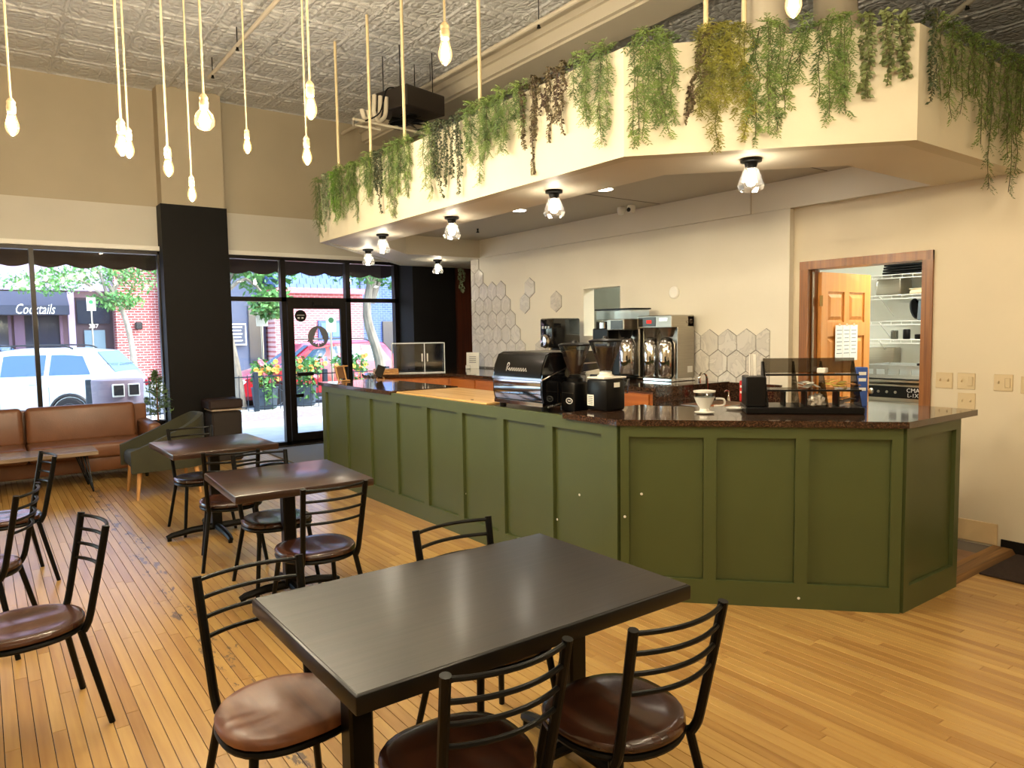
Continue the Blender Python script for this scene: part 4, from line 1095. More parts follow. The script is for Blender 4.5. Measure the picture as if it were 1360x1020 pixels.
# ================================================================== BAR EQUIPMENT
# espresso machine, front towards the barista (+x), back panel towards the room
em = thing('espresso_machine', 'black and chrome espresso machine with script lettering on its back', 'espresso machine', (3.24, 3.97, 1.03))
sec = [(-.27, .05), (-.285, .12), (-.285, .22), (-.27, .30), (-.235, .375), (-.2, .39), (.2, .39), (.25, .33), (.25, .27), (.05, .25), (.05, .10), (.25, .08), (.25, .05)]
Mx_ = Matrix(((1, 0, 0), (0, 0, -1), (0, 1, 0)))
def sideprism(mb, sec, y0, y1):
    n = len(sec); k = len(mb.v)
    mb.v += [(a, y0, b) for a, b in sec]+[(a, y1, b) for a, b in sec]
    mb.f += [tuple(k+i for i in range(n)), tuple(k+n+i for i in range(n))[::-1]]+[(k+i, k+n+i, k+n+(i+1) % n, k+(i+1) % n) for i in range(n)]
m = MB(); sideprism(m, sec, -.29, .27); m.build('body', M['blk_gloss'], em, ang=25)
lower = [(-.2715, .06), (-.2885, .12), (-.2885, .205), (-.28, .205), (-.262, .06)]
m = MB(); sideprism(m, lower, -.275, .255); m.build('chrome_panel', M['chrome'], em, ang=25)
upp = [(-.2885, .225), (-.2735, .302), (-.2385, .378), (-.2, .3935), (.19, .3935), (.19, .385), (-.2, .385), (-.262, .302), (-.28, .225)]
m = MB(); sideprism(m, upp, -.275, .255); m.build('upper_panel', pm('brushed_black', (44, 44, 46), .22, metal=.9), em, ang=40)
MB().bb((-.292, -.292, .208), (-.27, .272, .222)).build('trim_bar', M['chrome'], em, smooth=False)
for yy in (-.293, .273): MB().tube([(-.288, yy, .213), (-.02, yy, .31), (.22, yy, .315)], .006, 6).build('side_trim', M['chrome'], em)
MB().tube([(-.24, -.293, .03), (.1, -.293, .09), (.22, -.293, .09)], .006, 6).build('side_trim', M['chrome'], em)
MB().bb((-.28, -.285, .035), (.25, .265, .06)).build('base_tray', M['chrome'], em, smooth=False)
for a in (-.23, .2):
    for b in (-.25, .23): MB().cyl((a, b, 0), (a, b, .04), .025, n=12).build('foot', M['blk'], em)
scr = [(.115, .262), (.108, .312), (.092, .318), (.088, .300), (.104, .286), (.088, .270)]
for q in range(8):
    y_ = .078-.026*q; scr += [(y_, .287), (y_-.006, .266), (y_-.014, .27)]
scr = [(-.2895+(z_-.225)*.2+.002, y_, z_) for y_, z_ in scr]
MB().tube(smoothstep_path(scr, 3), .0028, 5).build('script_lettering', M['silver_ink'], em)
# the lower and upper back are what the room sees
def grinder(name, label, x, y, hop_c, rz, wide):
    g = thing('coffee_grinder', label, 'grinder', (x, y, 1.03 if wide else 1.03), rz)
    h = .20
    MB().rbox((0, 0, h/2), (.17 if wide else .135, .19 if wide else .14, h), .02, 2).build('body', M['blk'], g)
    MB().lathe([(.055, h), (.055, h+.02), (.04, h+.03), (.04, h+.045)], 16).build('collar', M['white'] if wide else M['blk'], g)
    pr = [(.036, h+.04), (.04, h+.055), (.098, h+.215), (.105, h+.235), (.102, h+.235), (.094, h+.215), (.034, h+.055)]
    MB().lathe(pr, 20, caps=False).build('hopper', M['acrylic'], g)
    MB().lathe([(.0, h+.05), (.034, h+.052), (.088, h+.20), (.05, h+.207), (0, h+.21)], 20).build('beans', pm('coffee_beans', (62, 32, 18), .45, var=.4, vs=90, bump=.9, bs=220), g)
    MB().lathe([(.108, h+.235), (.110, h+.245), (.09, h+.252), (.02, h+.256), (.015, h+.27), (0, h+.272)], 20).build('lid', M['blk'], g)
    MB().rbox((.085 if not wide else .1, 0, .12), (.06, .05, .05), .01, 1).build('spout', M['blk'], g)
    return g
g1 = grinder('g', 'black coffee grinder with an oval logo beside the espresso machine', 3.17, 3.60, 0, 0, False)
MB().tube([(-.069, .03*math.cos(a)-.02, .075+.018*math.sin(a)) for a in [2*PI*k/20 for k in range(20)]], .0035, 5, closed=True).build('oval_logo', M['silver_ink'], g1)
MB().tube(smoothstep_path([(-.069, .0+.0-.036+.006*q, .075+(.005 if q % 2 else -.005)) for q in range(6)], 2), .002, 5).build('logo_lettering', M['silver_ink'], g1)
MB().bb((-.0695, .062, .01), (-.067, .067, .19)).build('chrome_strip', M['chrome'], g1, smooth=False)
MB().bb((-.0705, -.06, .125), (-.067, .05, .128)).build('seam', M['steel'], g1, smooth=False)
g2 = grinder('g', 'black coffee grinder with printed labels at the start of the granite top', 3.22, 3.36, 0, 0, True)
g2.location.z = 1.055
MB().bb((-.087, .02, .03), (-.0855, .08, .10)).build('spec_label', M['paper'], g2, smooth=False)
for k in range(5): MB().bb((-.0875, .028, .038+.012*k), (-.0868, .072, .043+.012*k)).build('print_line', M['ink'], g2, smooth=False)
MB().bb((-.02, -.0965, .15), (.03, -.095, .18)).build('white_label', M['paper'], g2, smooth=False)
MB().rbox((.01, 0, .208), (.2, .16, .012), .004, 1).build('top_plate', M['white'], g2)
MB().lathe([(.032, 0), (.04, .05), (.045, .09), (.04, .095), (.035, .05)], 14, (.135, -.02, .1)).build('dosing_cup', M['acrylic'], g2)

# paper, phone and card stand on the window end of the bar
cs = thing('card_stand', 'wooden card easel standing on the window end of the bar', 'easel', (3.13, 7.36, 1.055), .3)
Mt = Matrix.Rotation(-.28, 3, 'X')
for sg in (-.055, .055): MB().box((sg, 0, .085), (.012, .012, .18), M=Mt).build('post', M['legwood'], cs)
MB().box((0, .02, .09), (.115, .006, .13), M=Mt).build('card', pm('brown_card', (120, 84, 54), .6), cs)
MB().box((0, -.05, .01), (.13, .04, .012)).build('ledge', M['legwood'], cs); MB().box((0, -.03, .165), (.14, .012, .012)).build('top_bar', M['legwood'], cs)
ps = thing('phone_stand', 'black card terminal propped on a small wooden stand', 'terminal', (3.56, 7.30, 1.055), -.5)
Mt = Matrix.Rotation(.35, 3, 'Y') @ Matrix.Rotation(-.35, 3, 'X')
MB().rbox((0, 0, .09), (.09, .014, .14), .006, 1, M=Mt).build('terminal', M['blk_gloss'], ps)
MB().tube([(-.04, .0, .0), (0, .03, .07), (.05, 0, 0)], .007, 6).build('stand', M['legwood'], ps)
for k, (x, y) in enumerate(((3.25, 7.0), (3.38, 7.1))):
    tag(MB().lathe([(.03, 0), (.034, .08), (.032, .08), (.028, .006), (0, .005)], 14, (x, y, 1.055)).build('drinking_glass', M['acrylic']), ('small clear glass on the bar, closer to the butcher block', 'small clear glass on the bar, closer to the card terminal')[k], 'glass', 'glasses on the bar')

# display case, cutting boards and sign on the back counter
dc = thing('display_case', 'clear acrylic pastry case with two small doors', 'display case', (4.42, 7.98, 1.07), math.atan2(-.45, .88))
W_, D_, H_ = .64, .34, .37
def panel(mb, lo, hi): mb.bb(lo, hi)
for nm, lo, hi in (('bottom', (-W_/2, -D_/2, 0), (W_/2, D_/2, .012)), ('top', (-W_/2, -D_/2, H_-.008), (W_/2, D_/2, H_)), ('side', (-W_/2, -D_/2, 0), (-W_/2+.006, D_/2, H_)), ('side', (W_/2-.006, -D_/2, 0), (W_/2, D_/2, H_)), ('rear', (-W_/2, D_/2-.006, 0), (W_/2, D_/2, H_)),
                   ('door', (-W_/2, -D_/2, .01), (.07, -D_/2+.006, H_-.01)), ('door', (.08, -D_/2, .01), (W_/2, -D_/2+.006, H_-.01)), ('shelf', (.0, -D_/2+.02, .13), (W_/2-.01, D_/2-.02, .136)), ('shelf', (.0, -D_/2+.02, .25), (W_/2-.01, D_/2-.02, .256))):
    q = MB(); q.bb(lo, hi); q.build(nm, M['acrylic'], dc, smooth=False)
m = MB()
for a in (-W_/2, W_/2):
    for b in (-D_/2, D_/2): m.cyl((a, b, 0), (a, b, H_), .006, n=6)
for z in (0.006, H_-.004):
    m.tube([(-W_/2, -D_/2, z), (W_/2, -D_/2, z), (W_/2, D_/2, z), (-W_/2, D_/2, z)], .006, 6, closed=True)
m.tube([(.075, -D_/2, 0), (.075, -D_/2, H_)], .006, 6)
m.build('edge_frame', pm('frosted_edge', (226, 232, 236), .3), dc)
for a in (.045, .11): MB().rbox((a, -D_/2-.012, .19), (.016, .016, .1), .004, 1).build('handle', M['white'], dc)
for a in (-.12, .05): MB().rbox((a, -D_/2-.004, .045), (.014, .008, .03), .002, 1).build('hinge', M['blk'], dc)
for k in range(3):
    tag(MB().rbox((3.98, 8.0, 1.08+.022*k), (.30-.02*k, .22, .02), .004, 1, rz=.1*k-.4).build('cutting_board', M['legwood']), 'thin wooden board in the little stack beside the pastry case', 'board', 'stacked wooden boards')
sg_ = thing('counter_sign', 'small white printed sign leaning in the back counter corner', 'sign', (5.35, 8.15, 1.07), -.7)
Mt = Matrix.Rotation(-.15, 3, 'X')
MB().box((0, 0, .11), (.17, .004, .22), M=Mt).build('sheet', M['paper'], sg_)
for k in range(4): MB().box((0, -.004-.004+.0, .16-.025*k), (.09, .002, .008), M=Mt).build('print_line', M['ink'], sg_)
MB().rbox((-.06, -.05, .025), (.06, .04, .05), .005, 1).build('foot_block', M['white'], sg_)
# bulk grinder
bg_ = thing('bulk_grinder', 'tall black shop coffee grinder against the tiled wall', 'grinder', (5.18, 6.12, 1.07))
MB().rbox((0, 0, .47), (.40, .22, .32), .02, 2).build('hopper_box', M['blk_gloss'], bg_)
MB().rbox((.05, 0, .16), (.26, .18, .32), .02, 1).build('column', M['blk'], bg_)
MB().rbox((-.02, 0, .015), (.42, .24, .03), .008, 1).build('base', M['blk'], bg_)
MB().lathe([(.075, 0), (.075, .02), (.05, .03), (.05, .045), (0, .05)], 18, (-.2, 0, .38), Matrix.Rotation(-PI/2, 3, 'Y')).build('dial', M['chrome'], bg_)
for k in range(3): MB().rbox((-.205, -.05+.05*k, .53), (.012, .03, .03), .004, 1).build('switch', M['steel'], bg_)
MB().cyl((-.15, 0, .2), (-.15, 0, .33), .03, n=12).build('chute', M['steel'], bg_)
fb = thing('filter_box', 'ribbed white filter dispenser beside the shop grinder', 'dispenser', (5.3, 6.62, 1.07))
MB().rbox((0, 0, .13), (.24, .26, .26), .02, 2).build('body', M['white'], fb)
for k in range(6): MB().rbox((-.121, -.1+.04*k, .12), (.008, .012, .2), .003, 1).build('rib', M['white'], fb)
# brewer A: superautomatic with clear bean hoppers
ba = thing('bean_brewer', 'black and steel coffee brewer topped by clear bean hoppers', 'coffee machine', (5.28, 5.25, 1.07))
MB().rbox((.1, .0, .30), (.28, .52, .60), .01, 1).build('back_body', M['steel'], ba)
MB().rbox((-.10, .14, .44), (.18, .23, .14), .01, 1).build('dispense_head', M['blk'], ba)
MB().rbox((-.10, -.12, .545), (.26, .24, .11), .008, 1).build('control_head', M['steel'], ba)
MB().bb((-.235, -.22, .50), (-.229, -.06, .585)).build('control_panel', M['blk_gloss'], ba, smooth=False)
MB().rbox((-.08, 0, .02), (.3, .52, .04), .008, 1).build('drip_base', M['blk'], ba)
MB().rbox((-.11, .14, .28), (.14, .22, .16), .008, 1).build('screen_body', M['steel'], ba)
MB().bb((-.183, .05, .22), (-.179, .23, .35)).build('screen', pm('navy_screen', (22, 28, 52), .15), ba, smooth=False)
MB().rbox((-.06, -.02, .22), (.2, .2, .36), .01, 1).build('brew_column', M['blk'], ba)
for b in (.07, .21): MB().cyl((-.15, b, .50), (-.15, b, .58), .018, n=10).build('lever', M['blk'], ba)
MB().rbox((-.14, .14, .535), (.05, .08, .09), .01, 1).build('chrome_cup', M['chrome'], ba)
MB().rbox((0, .01, .645), (.26, .5, .10), .006, 1).build('bean_hopper', M['acrylic'], ba)
MB().rbox((0, .01, .70), (.28, .53, .014), .004, 1).build('hopper_lid', M['blk'], ba)
MB().lathe([(.075, 0), (.085, .02), (.085, .30), (.06, .35), (.03, .37)], 20, (-.12, -.18, .05)).build('thermal_server', M['chrome'], ba)
MB().lathe([(.05, .42), (.075, .49)], 16, (-.12, -.16, .0)).build('brew_basket', M['blk'], ba)
MB().rbox((-.16, .06, .09), (.08, .1, .16), .01, 1).build('milk_jug', M['white'], ba)
MB().bb((-.203, .035, .12), (-.2, .085, .15)).build('jug_label', pm('brown_label', (120, 60, 30), .5), ba, smooth=False)
# brewer B: steel twin thermal brewer
bb2 = thing('thermal_brewer', 'stainless steel thermal coffee brewer with a side badge', 'coffee machine', (5.35, 4.75, 1.07))
MB().rbox((.11, 0, .31), (.1, .44, .62), .008, 1).build('back_body', M['steel'], bb2)
MB().rbox((0, 0, .565), (.32, .44, .12), .008, 1).build('head', M['steel'], bb2)
for sg in (-.215, .215): MB().rbox((.04, sg, .27), (.24, .012, .5), .004, 1).build('side_panel', M['steel'], bb2)
MB().bb((-.164, -.02, .52), (-.159, .2, .61)).build('control_panel', M['blk_gloss'], bb2, smooth=False)
MB().bb((-.167, .03, .55), (-.163, .09, .58)).build('readout', emat('red_led', (220, 50, 40), 1.2), bb2, smooth=False)
MB().bb((-.163, -.17, .57), (-.159, -.07, .60)).build('badge', M['chrome'], bb2, smooth=False)
MB().rbox((0, 0, .015), (.34, .46, .03), .006, 1).build('base', M['chrome'], bb2)
for b in (-.08, .12):
    MB().lathe([(.07, 0), (.08, .015), (.08, .33), (.055, .37), (.02, .385)], 20, (-.07, b, .03)).build('thermal_server', M['chrome'], bb2)
    MB().lathe([(.05, .42), (.08, .505)], 16, (-.06, b, 0)).build('brew_basket', M['steel'], bb2)
for k in range(2): MB().tube([(.06+.05*k+.018*math.cos(a), -.2225, .565+.018*math.sin(a)) for a in [2*PI*q/14 for q in range(14)]], .002, 4, closed=True).build('side_badge', M['chrome'], bb2)
MB().bb((.06, -.2235, .08), (.13, -.2215, .14)).build('side_label', M['paper'], bb2, smooth=False)

# dripper, saucer, condiment organiser on the cut corner
dp = thing('pour_over_dripper', 'white ceramic pour-over dripper on its saucer', 'dripper', (3.50, 2.80, 1.055))
MB().lathe([(.025, .0), (.055, .004), (.06, .010), (.03, .014), (.026, .03), (.045, .06), (.062, .10), (.058, .10), (.04, .062), (.02, .034), (0, .03)], 24).build('cone', M['white'], dp)
MB().lathe([(.058, .10), (.060, .13), (.057, .13), (.055, .10)], 24, caps=False).build('glass_ring', M['acrylic'], dp)
MB().lathe([(.064, .128), (.066, .138), (.04, .142), (0, .143)], 24).build('lid', M['white'], dp)
MB().tube(smoothstep_path([(.05, -.045, .09), (.085, -.075, .085), (.085, -.075, .05), (.04, -.04, .045)], 4), .007, 6).build('handle', M['white'], dp)
ss = thing('spoon_rest', 'flat white spoon rest lying behind the dripper', 'spoon rest', (3.80, 2.80, 1.055), -.6)
MB().lathe([(.0, .002), (.05, .002), (.06, .012), (.058, .014), (.045, .006), (0, .006)], 20).build('dish', M['white'], ss); MB().rbox((.1, 0, .014), (.14, .022, .006), .002, 1).build('handle', M['white'], ss)
tag(MB().rbox((0, 0, .09), (.10, .04, .18), .006, 1).build('red_packet', M['red'], loc=(5.33, 3.84, .93), rz=.2), 'red packet standing by the sink', 'packet')
pk = [o for o in bpy.data.objects if o.name == 'red_packet'][0]
for k in range(2): MB().bb((-.051-.001, -.012, .07+.05*k), (-.05, .012, .09+.05*k)).build('print', M['paper'], pk, smooth=False)
# organiser aligned with the cut face
orr = thing('condiment_organizer', 'black condiment organizer with smoked clear shelves', 'organizer', (3.98, 2.47, 1.055), math.atan2(-1.10, 1.02))
BP = M['blk']; W_ = .66; D_ = .30
MB().rbox((0, 0, .02), (W_, D_, .04), .006, 1).build('base', BP, orr)
def slope_panel(x, mat, name, th=.006):
    pts_ = [(-D_/2+.01, .04), (D_/2-.01, .04), (D_/2-.01, .30), (D_/2-.06, .30), (-D_/2+.05, .04)]
    q = MB(); k = len(pts_); q.v = [(x-th/2, a, b) for a, b in pts_]+[(x+th/2, a, b) for a, b in pts_]
    q.f = [tuple(range(k))[::-1], tuple(range(k, 2*k))]+[(i, (i+1) % k, (i+1) % k+k, i+k) for i in range(k)]
    q.build(name, mat, orr, smooth=False)
for x in (-.20, -.02, .14, W_/2-.006): slope_panel(x, M['smoke'], 'divider')
slope_panel(-.20, BP, 'divider_edge', .012)
MB().rbox((-.27, -.02, .13), (.115, .22, .18), .006, 1).build('cup_bin', BP, orr)
for z, y0 in ((.13, -.06), (.22, .0)):
    MB().bb((-.2, y0, z), (W_/2, D_/2-.01, z+.006)).build('shelf', M['smoke'], orr, smooth=False)
    MB().bb((-.2, y0-.012, z-.002), (W_/2, y0, z+.008)).build('shelf_lip', BP, orr, smooth=False)
MB().bb((-.2, .10, .23), (W_/2, .106, .32)).build('top_panel', M['smoke'], orr, smooth=False)
for x in (-.1, .02, .2): MB().box((x, -.02, .085), (.008, .14, .09), rz=0).build('lower_divider', BP, orr, smooth=False)
def heap(name, label, cat, lx, ly, lz, n, mat, sz, seed, flat=.004):
    rr = random.Random(seed); wv = Matrix.Rotation(orr.rotation_euler[2], 3, 'Z')
    for k in range(n):
        p = wv @ V((lx+rr.uniform(-.05, .05), ly+rr.uniform(-.03, .03), lz+.010+k*.0055))+V(orr.location)
        MB().rbox((0, 0, 0), (sz, sz*.6, flat), .001, 1).build(name, mat, loc=p, rot=(rr.uniform(-.3, .3), rr.uniform(-.3, .3), rr.uniform(0, 3)))
        tag(bpy.context.scene.collection.objects[-1], label, cat, label)
heap('sugar_sachet', 'small white sugar sachet in the organizer tray', 'sachet', .06, .05, .136, 7, M['paper'], .06, 1)
heap('sweetener_sachet', 'small yellow sweetener sachet in the organizer tray', 'sachet', .21, .05, .136, 8, pm('yellow_sachet', (222, 200, 96), .6), .06, 2)
heap('tan_sachet', 'small tan sugar sachet in the organizer tray', 'sachet', .28, .05, .136, 5, pm('tan_sachet', (196, 150, 96), .6), .05, 3)
heap('creamer_sachet', 'small grey sachet in the lowest organizer tray', 'sachet', .26, .0, .05, 6, pm('grey_sachet', (120, 110, 104), .6), .06, 4)
# plastic bag, straws, lids, blue carton
wv = Matrix.Rotation(orr.rotation_euler[2], 3, 'Z')
bagm = MB(); rr = random.Random(9)
bm = bmesh.new(); bmesh.ops.create_icosphere(bm, subdivisions=3, radius=1)
for v in bm.verts:
    n_ = 1+.25*rr.uniform(-1, 1); v.co = V((v.co.x*.085*n_, v.co.y*.05*n_, max(-.02, v.co.z*.045*n_)))
bm.verts.index_update(); bagm.add([v.co.copy() for v in bm.verts], [tuple(v.index for v in f.verts) for f in bm.faces]); bm.free()
p = wv @ V((.09, -.03, .065))+V(orr.location)
tag(bagm.build('plastic_bag', pm('cloudy_plastic', (176, 168, 156), .25, var=.2, vs=30), loc=p, rz=.3, ang=20), 'crumpled translucent bag of lids in the organizer', 'bag')
for k in range(9):
    p = wv @ V((-.29+.012*(k % 4), .0+.014*(k//4), .16))+V(orr.location)
    tag(MB().cyl((0, 0, 0), (.004*(k % 3-1), .003*(k % 2), .19), .0042, n=8).build('stir_stick', M['white'], loc=p), 'white wrapped straw standing in the organizer bin', 'straw', 'straws in the organizer bin')
p = wv @ V((.275, .06, .235))+V(orr.location)
bx_ = tag(MB().rbox((0, 0, .0), (.07, .05, .03), .004, 1).build('napkin_stack', M['paper'], loc=wv @ V((.14, .06, .246))+V(orr.location), rz=.3), 'small stack of white napkins on the upper organizer shelf', 'napkins')
bl = thing('blue_carton', 'blue printed carton behind the organizer', 'carton', (4.52, 2.38, 1.055), math.atan2(-1.1, 1.02))
MB().rbox((0, 0, .125), (.07, .05, .25), .004, 1).build('carton', M['blue'], bl)
for z in (.21, .17, .11): MB().bb((-.02, -.0262, z-.01), (.024, -.025, z+.01)).build('print', M['paper'], bl, smooth=False)

# ================================================================== KITCHEN CONTENTS
nb = thing('notice_sheets', 'white printed notice sheets taped to the pine door', 'notice', (6.08, 3.338, 1.42))
for k in range(3):
    MB().box((-.115+.115*k, -.002*k, .0), (.125, .0015, .31)).build('sheet', M['paper'], nb)
    for q in range(7): MB().box((-.115+.115*k, -.002*k-.0015, .11-.033*q), (.085-.01*(q % 3), .001, .006)).build('print_line', M['ink'], nb)
    MB().box((-.115+.115*k, -.002*k-.002, .158), (.03, .0015, .022)).build('tape', M['ivory'], nb)
def wire_shelf(z, y0, y1, label):
    t = thing('wire_shelf', label, 'shelf', (7.74, 0, z))
    for k in range(9): MB().cyl((-.34*k/8, y0, 0), (-.34*k/8, y1, 0), .004, n=5).build('wire', M['white'], t)
    for k in range(int((y1-y0)/.1)+1): MB().cyl((-.34, y0+.1*k, 0), (-.34, y0+.1*k, -.035), .003, n=5).build('wire', M['white'], t)
    MB().cyl((-.34, y0, -.035), (-.34, y1, -.035), .004, n=5).build('lip_wire', M['white'], t)
    for y in (y0+.12, y1-.12): MB().tube([(0, y, -.2), (-.3, y, -.01)], .006, 6).build('bracket', M['white'], t)
for z, nm in ((2.07, 'white wire shelf carrying the stack of black trays'), (1.865, 'white wire shelf carrying the steel appliance'), (1.605, 'white wire shelf carrying the grey tub'), (1.42, 'lowest white wire shelf carrying the small jars')):
    wire_shelf(z, 2.3, 3.86, nm)
kt = (('tray_stack', 'stack of black trays on the top wire shelf', 'trays', (7.55, 3.3, 2.075), (.3, .8, .1), M['blk']),
      ('steel_appliance', 'steel box appliance on a wire shelf', 'appliance', (7.55, 3.65, 1.87), (.26, .26, .17), M['steel']),
      ('paper_tray', 'flat pile of pale trays on a wire shelf', 'trays', (7.55, 3.25, 1.87), (.26, .4, .05), M['ivory']),
      ('grey_tub', 'grey plastic tub on a wire shelf', 'tub', (7.55, 3.2, 1.61), (.26, .34, .2), pm('tub_grey', (96, 106, 112), .5)))
for nm, lb, ct_, lc, dm, mt in kt:
    if nm == 'tray_stack':
        t = thing(nm, lb, ct_, lc)
        for k in range(4): MB().rbox((0, .01*k, .012+.026*k), (dm[0], dm[1]-.03*k, .02), .004, 1).build('tray', mt, t)
    else:
        t = thing(nm, lb, ct_, lc); MB().rbox((0, 0, dm[2]/2), dm, .02, 2, taper=.94).build('body', mt, t)
        MB().rbox((0, 0, dm[2]), (dm[0]*.98, dm[1]*.98, .012), .004, 1).build('rim', mt, t)
for k, (y, r_, h_, mt) in enumerate(((3.62, .035, .09, M['smoke']), (3.5, .035, .1, M['blk']), (3.36, .06, .05, M['blk']), (3.2, .05, .06, M['white']), (3.14, .04, .11, M['acrylic']))):
    lb = ['smoked jar on the lowest wire shelf', 'black tin on the lowest wire shelf', 'wide black lid on the lowest wire shelf', 'white bowl on the lowest wire shelf', 'clear jar on the lowest wire shelf'][k]
    tag(MB().lathe([(r_*.9, 0), (r_, .01), (r_, h_*.9), (r_*.85, h_), (0, h_)], 14).build('jar', mt, loc=(7.52, y, 1.425)), lb, 'jar')
pan_ = thing('frying_pan', 'round black pan standing on edge against the grey tub', 'pan', (7.5, 3.42, 1.72))
MB().lathe([(0, 0), (.1, .0), (.11, .02), (.105, .02), (.095, .006), (0, .006)], 20, (0, 0, 0), Matrix.Rotation(PI/2-.2, 3, 'X')).build('pan_body', M['blk'], pan_)
dwm = thing('dishwasher', 'stainless undercounter dishwasher seen through the kitchen door', 'dishwasher', (6.95, 3.18, 0))
MB().rbox((.3, 0, .52), (.6, .98, .99), .01, 1).build('body', M['steel'], dwm)
MB().bb((-.012, -.47, .88), (.0, .47, .99)).build('control_strip', M['blk'], dwm, smooth=False)
text('model_lettering', 'CMA', .055, M['silver_ink'], dwm, (-.0135, -.02, .957), (PI/2, 0, -PI/2))
text('model_lettering', 'L-1X', .05, M['silver_ink'], dwm, (-.0135, -.02, .91), (PI/2, 0, -PI/2))
for b in (.36, .30, .22, .14): MB().lathe([(.014, 0), (.012, .006), (0, .007)], 10, (-.012, b, .935), Matrix.Rotation(-PI/2, 3, 'Y')).build('button', M['steel'], dwm)
MB().cyl((-.04, -.44, .83), (-.04, .44, .83), .016, n=10).build('bar_handle', M['steel'], dwm)
for (a, b, z0, z1) in ((.12, .42, .66, .78), (-.3, -.12, .66, .78)):
    MB().bb((-.003, a, z0), (-.001, b, z1)).build('instruction_label', M['paper'], dwm, smooth=False)
    for q in range(3): MB().bb((-.004, a+.02, z0+.02+.03*q), (-.003, b-.04, z0+.03+.03*q)).build('print_line', M['ink'], dwm, smooth=False)
MB().bb((-.02, -.47, 1.03), (.6, .47, 1.05)).build('top', M['steel'], dwm, smooth=False)
rk = thing('dish_rack', 'grey plastic dish rack on top of the dishwasher', 'rack', (7.2, 3.2, 1.05))
GR = pm('rack_grey', (150, 152, 146), .5)
m = MB()
for (lo, hi) in (((-.25, -.44, 0), (.25, .44, .012)), ((-.25, -.44, 0), (-.238, .44, .05)), ((-.25, -.44, .10), (-.238, .44, .14)), ((.238, -.44, 0), (.25, .44, .14)), ((-.25, -.44, 0), (.25, -.428, .14)), ((-.25, .428, 0), (.25, .44, .14))): m.bb(lo, hi)
m.build('tray', GR, rk, smooth=False)
for k in range(9): MB().bb((-.25, -.44+.107*k, .05), (-.238, -.41+.107*k, .10)).build('rack_post', GR, rk, smooth=False)
cl_ = thing('black_colander', 'round black lidded pot lying on the dish rack', 'pot', (7.15, 2.98, 1.19))
MB().lathe([(0, -.06), (.10, -.05), (.13, 0), (.12, .03), (0, .04)], 18, (0, 0, .09), Matrix.Rotation(-1.0, 3, 'Y')).build('bowl', M['blk'], cl_)
MB().tube([(-.02, .08, .03), (-.06, .22, .0)], .012, 8).build('handle', M['blk'], cl_)
tw = thing('towel_dispenser', 'grey metal towel dispenser on the kitchen wall', 'dispenser', (7.66, 3.80, 1.14))
MB().rbox((0, 0, .1), (.16, .3, .2), .015, 2).build('case', M['steel'], tw)
# ================================================================== OUTDOORS
CON = pm('concrete', (196, 192, 184), .85, var=.08, vs=3, world=True, bump=.1, bs=40)
ASP = pm('asphalt', (110, 112, 118), .9, var=.1, vs=8, world=True)
PAV = pm('paver_band', (150, 134, 128), .85, var=.2, vs=14, world=True)
def ground(name, x0, y0, x1, y1, zt, mat, lab): return struct(MB().bb((x0, y0, zt-.4), (x1, y1, zt)).build(name, mat, smooth=False), lab)
ground('sidewalk', -30, 10.3, 40, 13.6, -.04, CON, 'pale concrete sidewalk outside the entrance')
ground('sidewalk_band', -30, 13.6, 40, 15.2, -.06, PAV, 'darker paver band along the sidewalk')
ground('kerb', -30, 15.2, 40, 16.6, -.05, CON, 'pale kerb strip carrying the iron fence')
ground('street', -60, 16.6, 80, 27.5, -.3, ASP, 'grey asphalt street')
ground('far_sidewalk', -60, 27.5, 80, 36, -.2, CON, 'concrete sidewalk across the street')
struct(MB().bb((2.69, 10.05, -.02), (5.26, 10.35, .0)).build('trim_5', M['steel'], smooth=False), 'metal threshold under the entrance door')
# entrance awning
AW = pm('maroon_canvas', (58, 34, 34), .85, var=.1, vs=6)
aw = thing('awning', 'dark maroon scalloped canvas awning over the storefront', 'awning', (0, 10.36, 0))
m = MB(); m.add([(-5, .0, 3.25), (6.6, .0, 3.25), (6.6, 1.0, 2.78), (-5, 1.0, 2.78), (-5, .0, 3.23), (6.6, .0, 3.23), (6.6, 1.0, 2.76), (-5, 1.0, 2.76)], [(0, 3, 2, 1), (4, 5, 6, 7), (3, 7, 6, 2), (0, 1, 5, 4), (0, 4, 7, 3), (1, 2, 6, 5)]); m.build('canopy', AW, aw, smooth=False)
m = MB(); top = []; bot = []; n = 29*8
for k in range(n+1):
    x = -5+11.6*k/n; ph = (k % 8)/8; top.append((x, 1.0, 2.79)); bot.append((x, 1.0, 2.55-.05*math.sin(PI*ph)))
m.v = top+bot+[(a, b-.012, c) for a, b, c in top]+[(a, b-.012, c) for a, b, c in bot]; N1 = n+1
for k in range(n): m.f += [(k, k+1, N1+k+1, N1+k), (2*N1+k, 3*N1+k, 3*N1+k+1, 2*N1+k+1), (N1+k, N1+k+1, 3*N1+k+1, 3*N1+k)]
m.build('valance', AW, aw, smooth=False)
for x in (-4.9, -1.2, 2.3, 6.5): MB().tube([(x, .0, 2.74), (x, .98, 2.74)], .015, 6).build('arm', M['dark_frame'], aw)

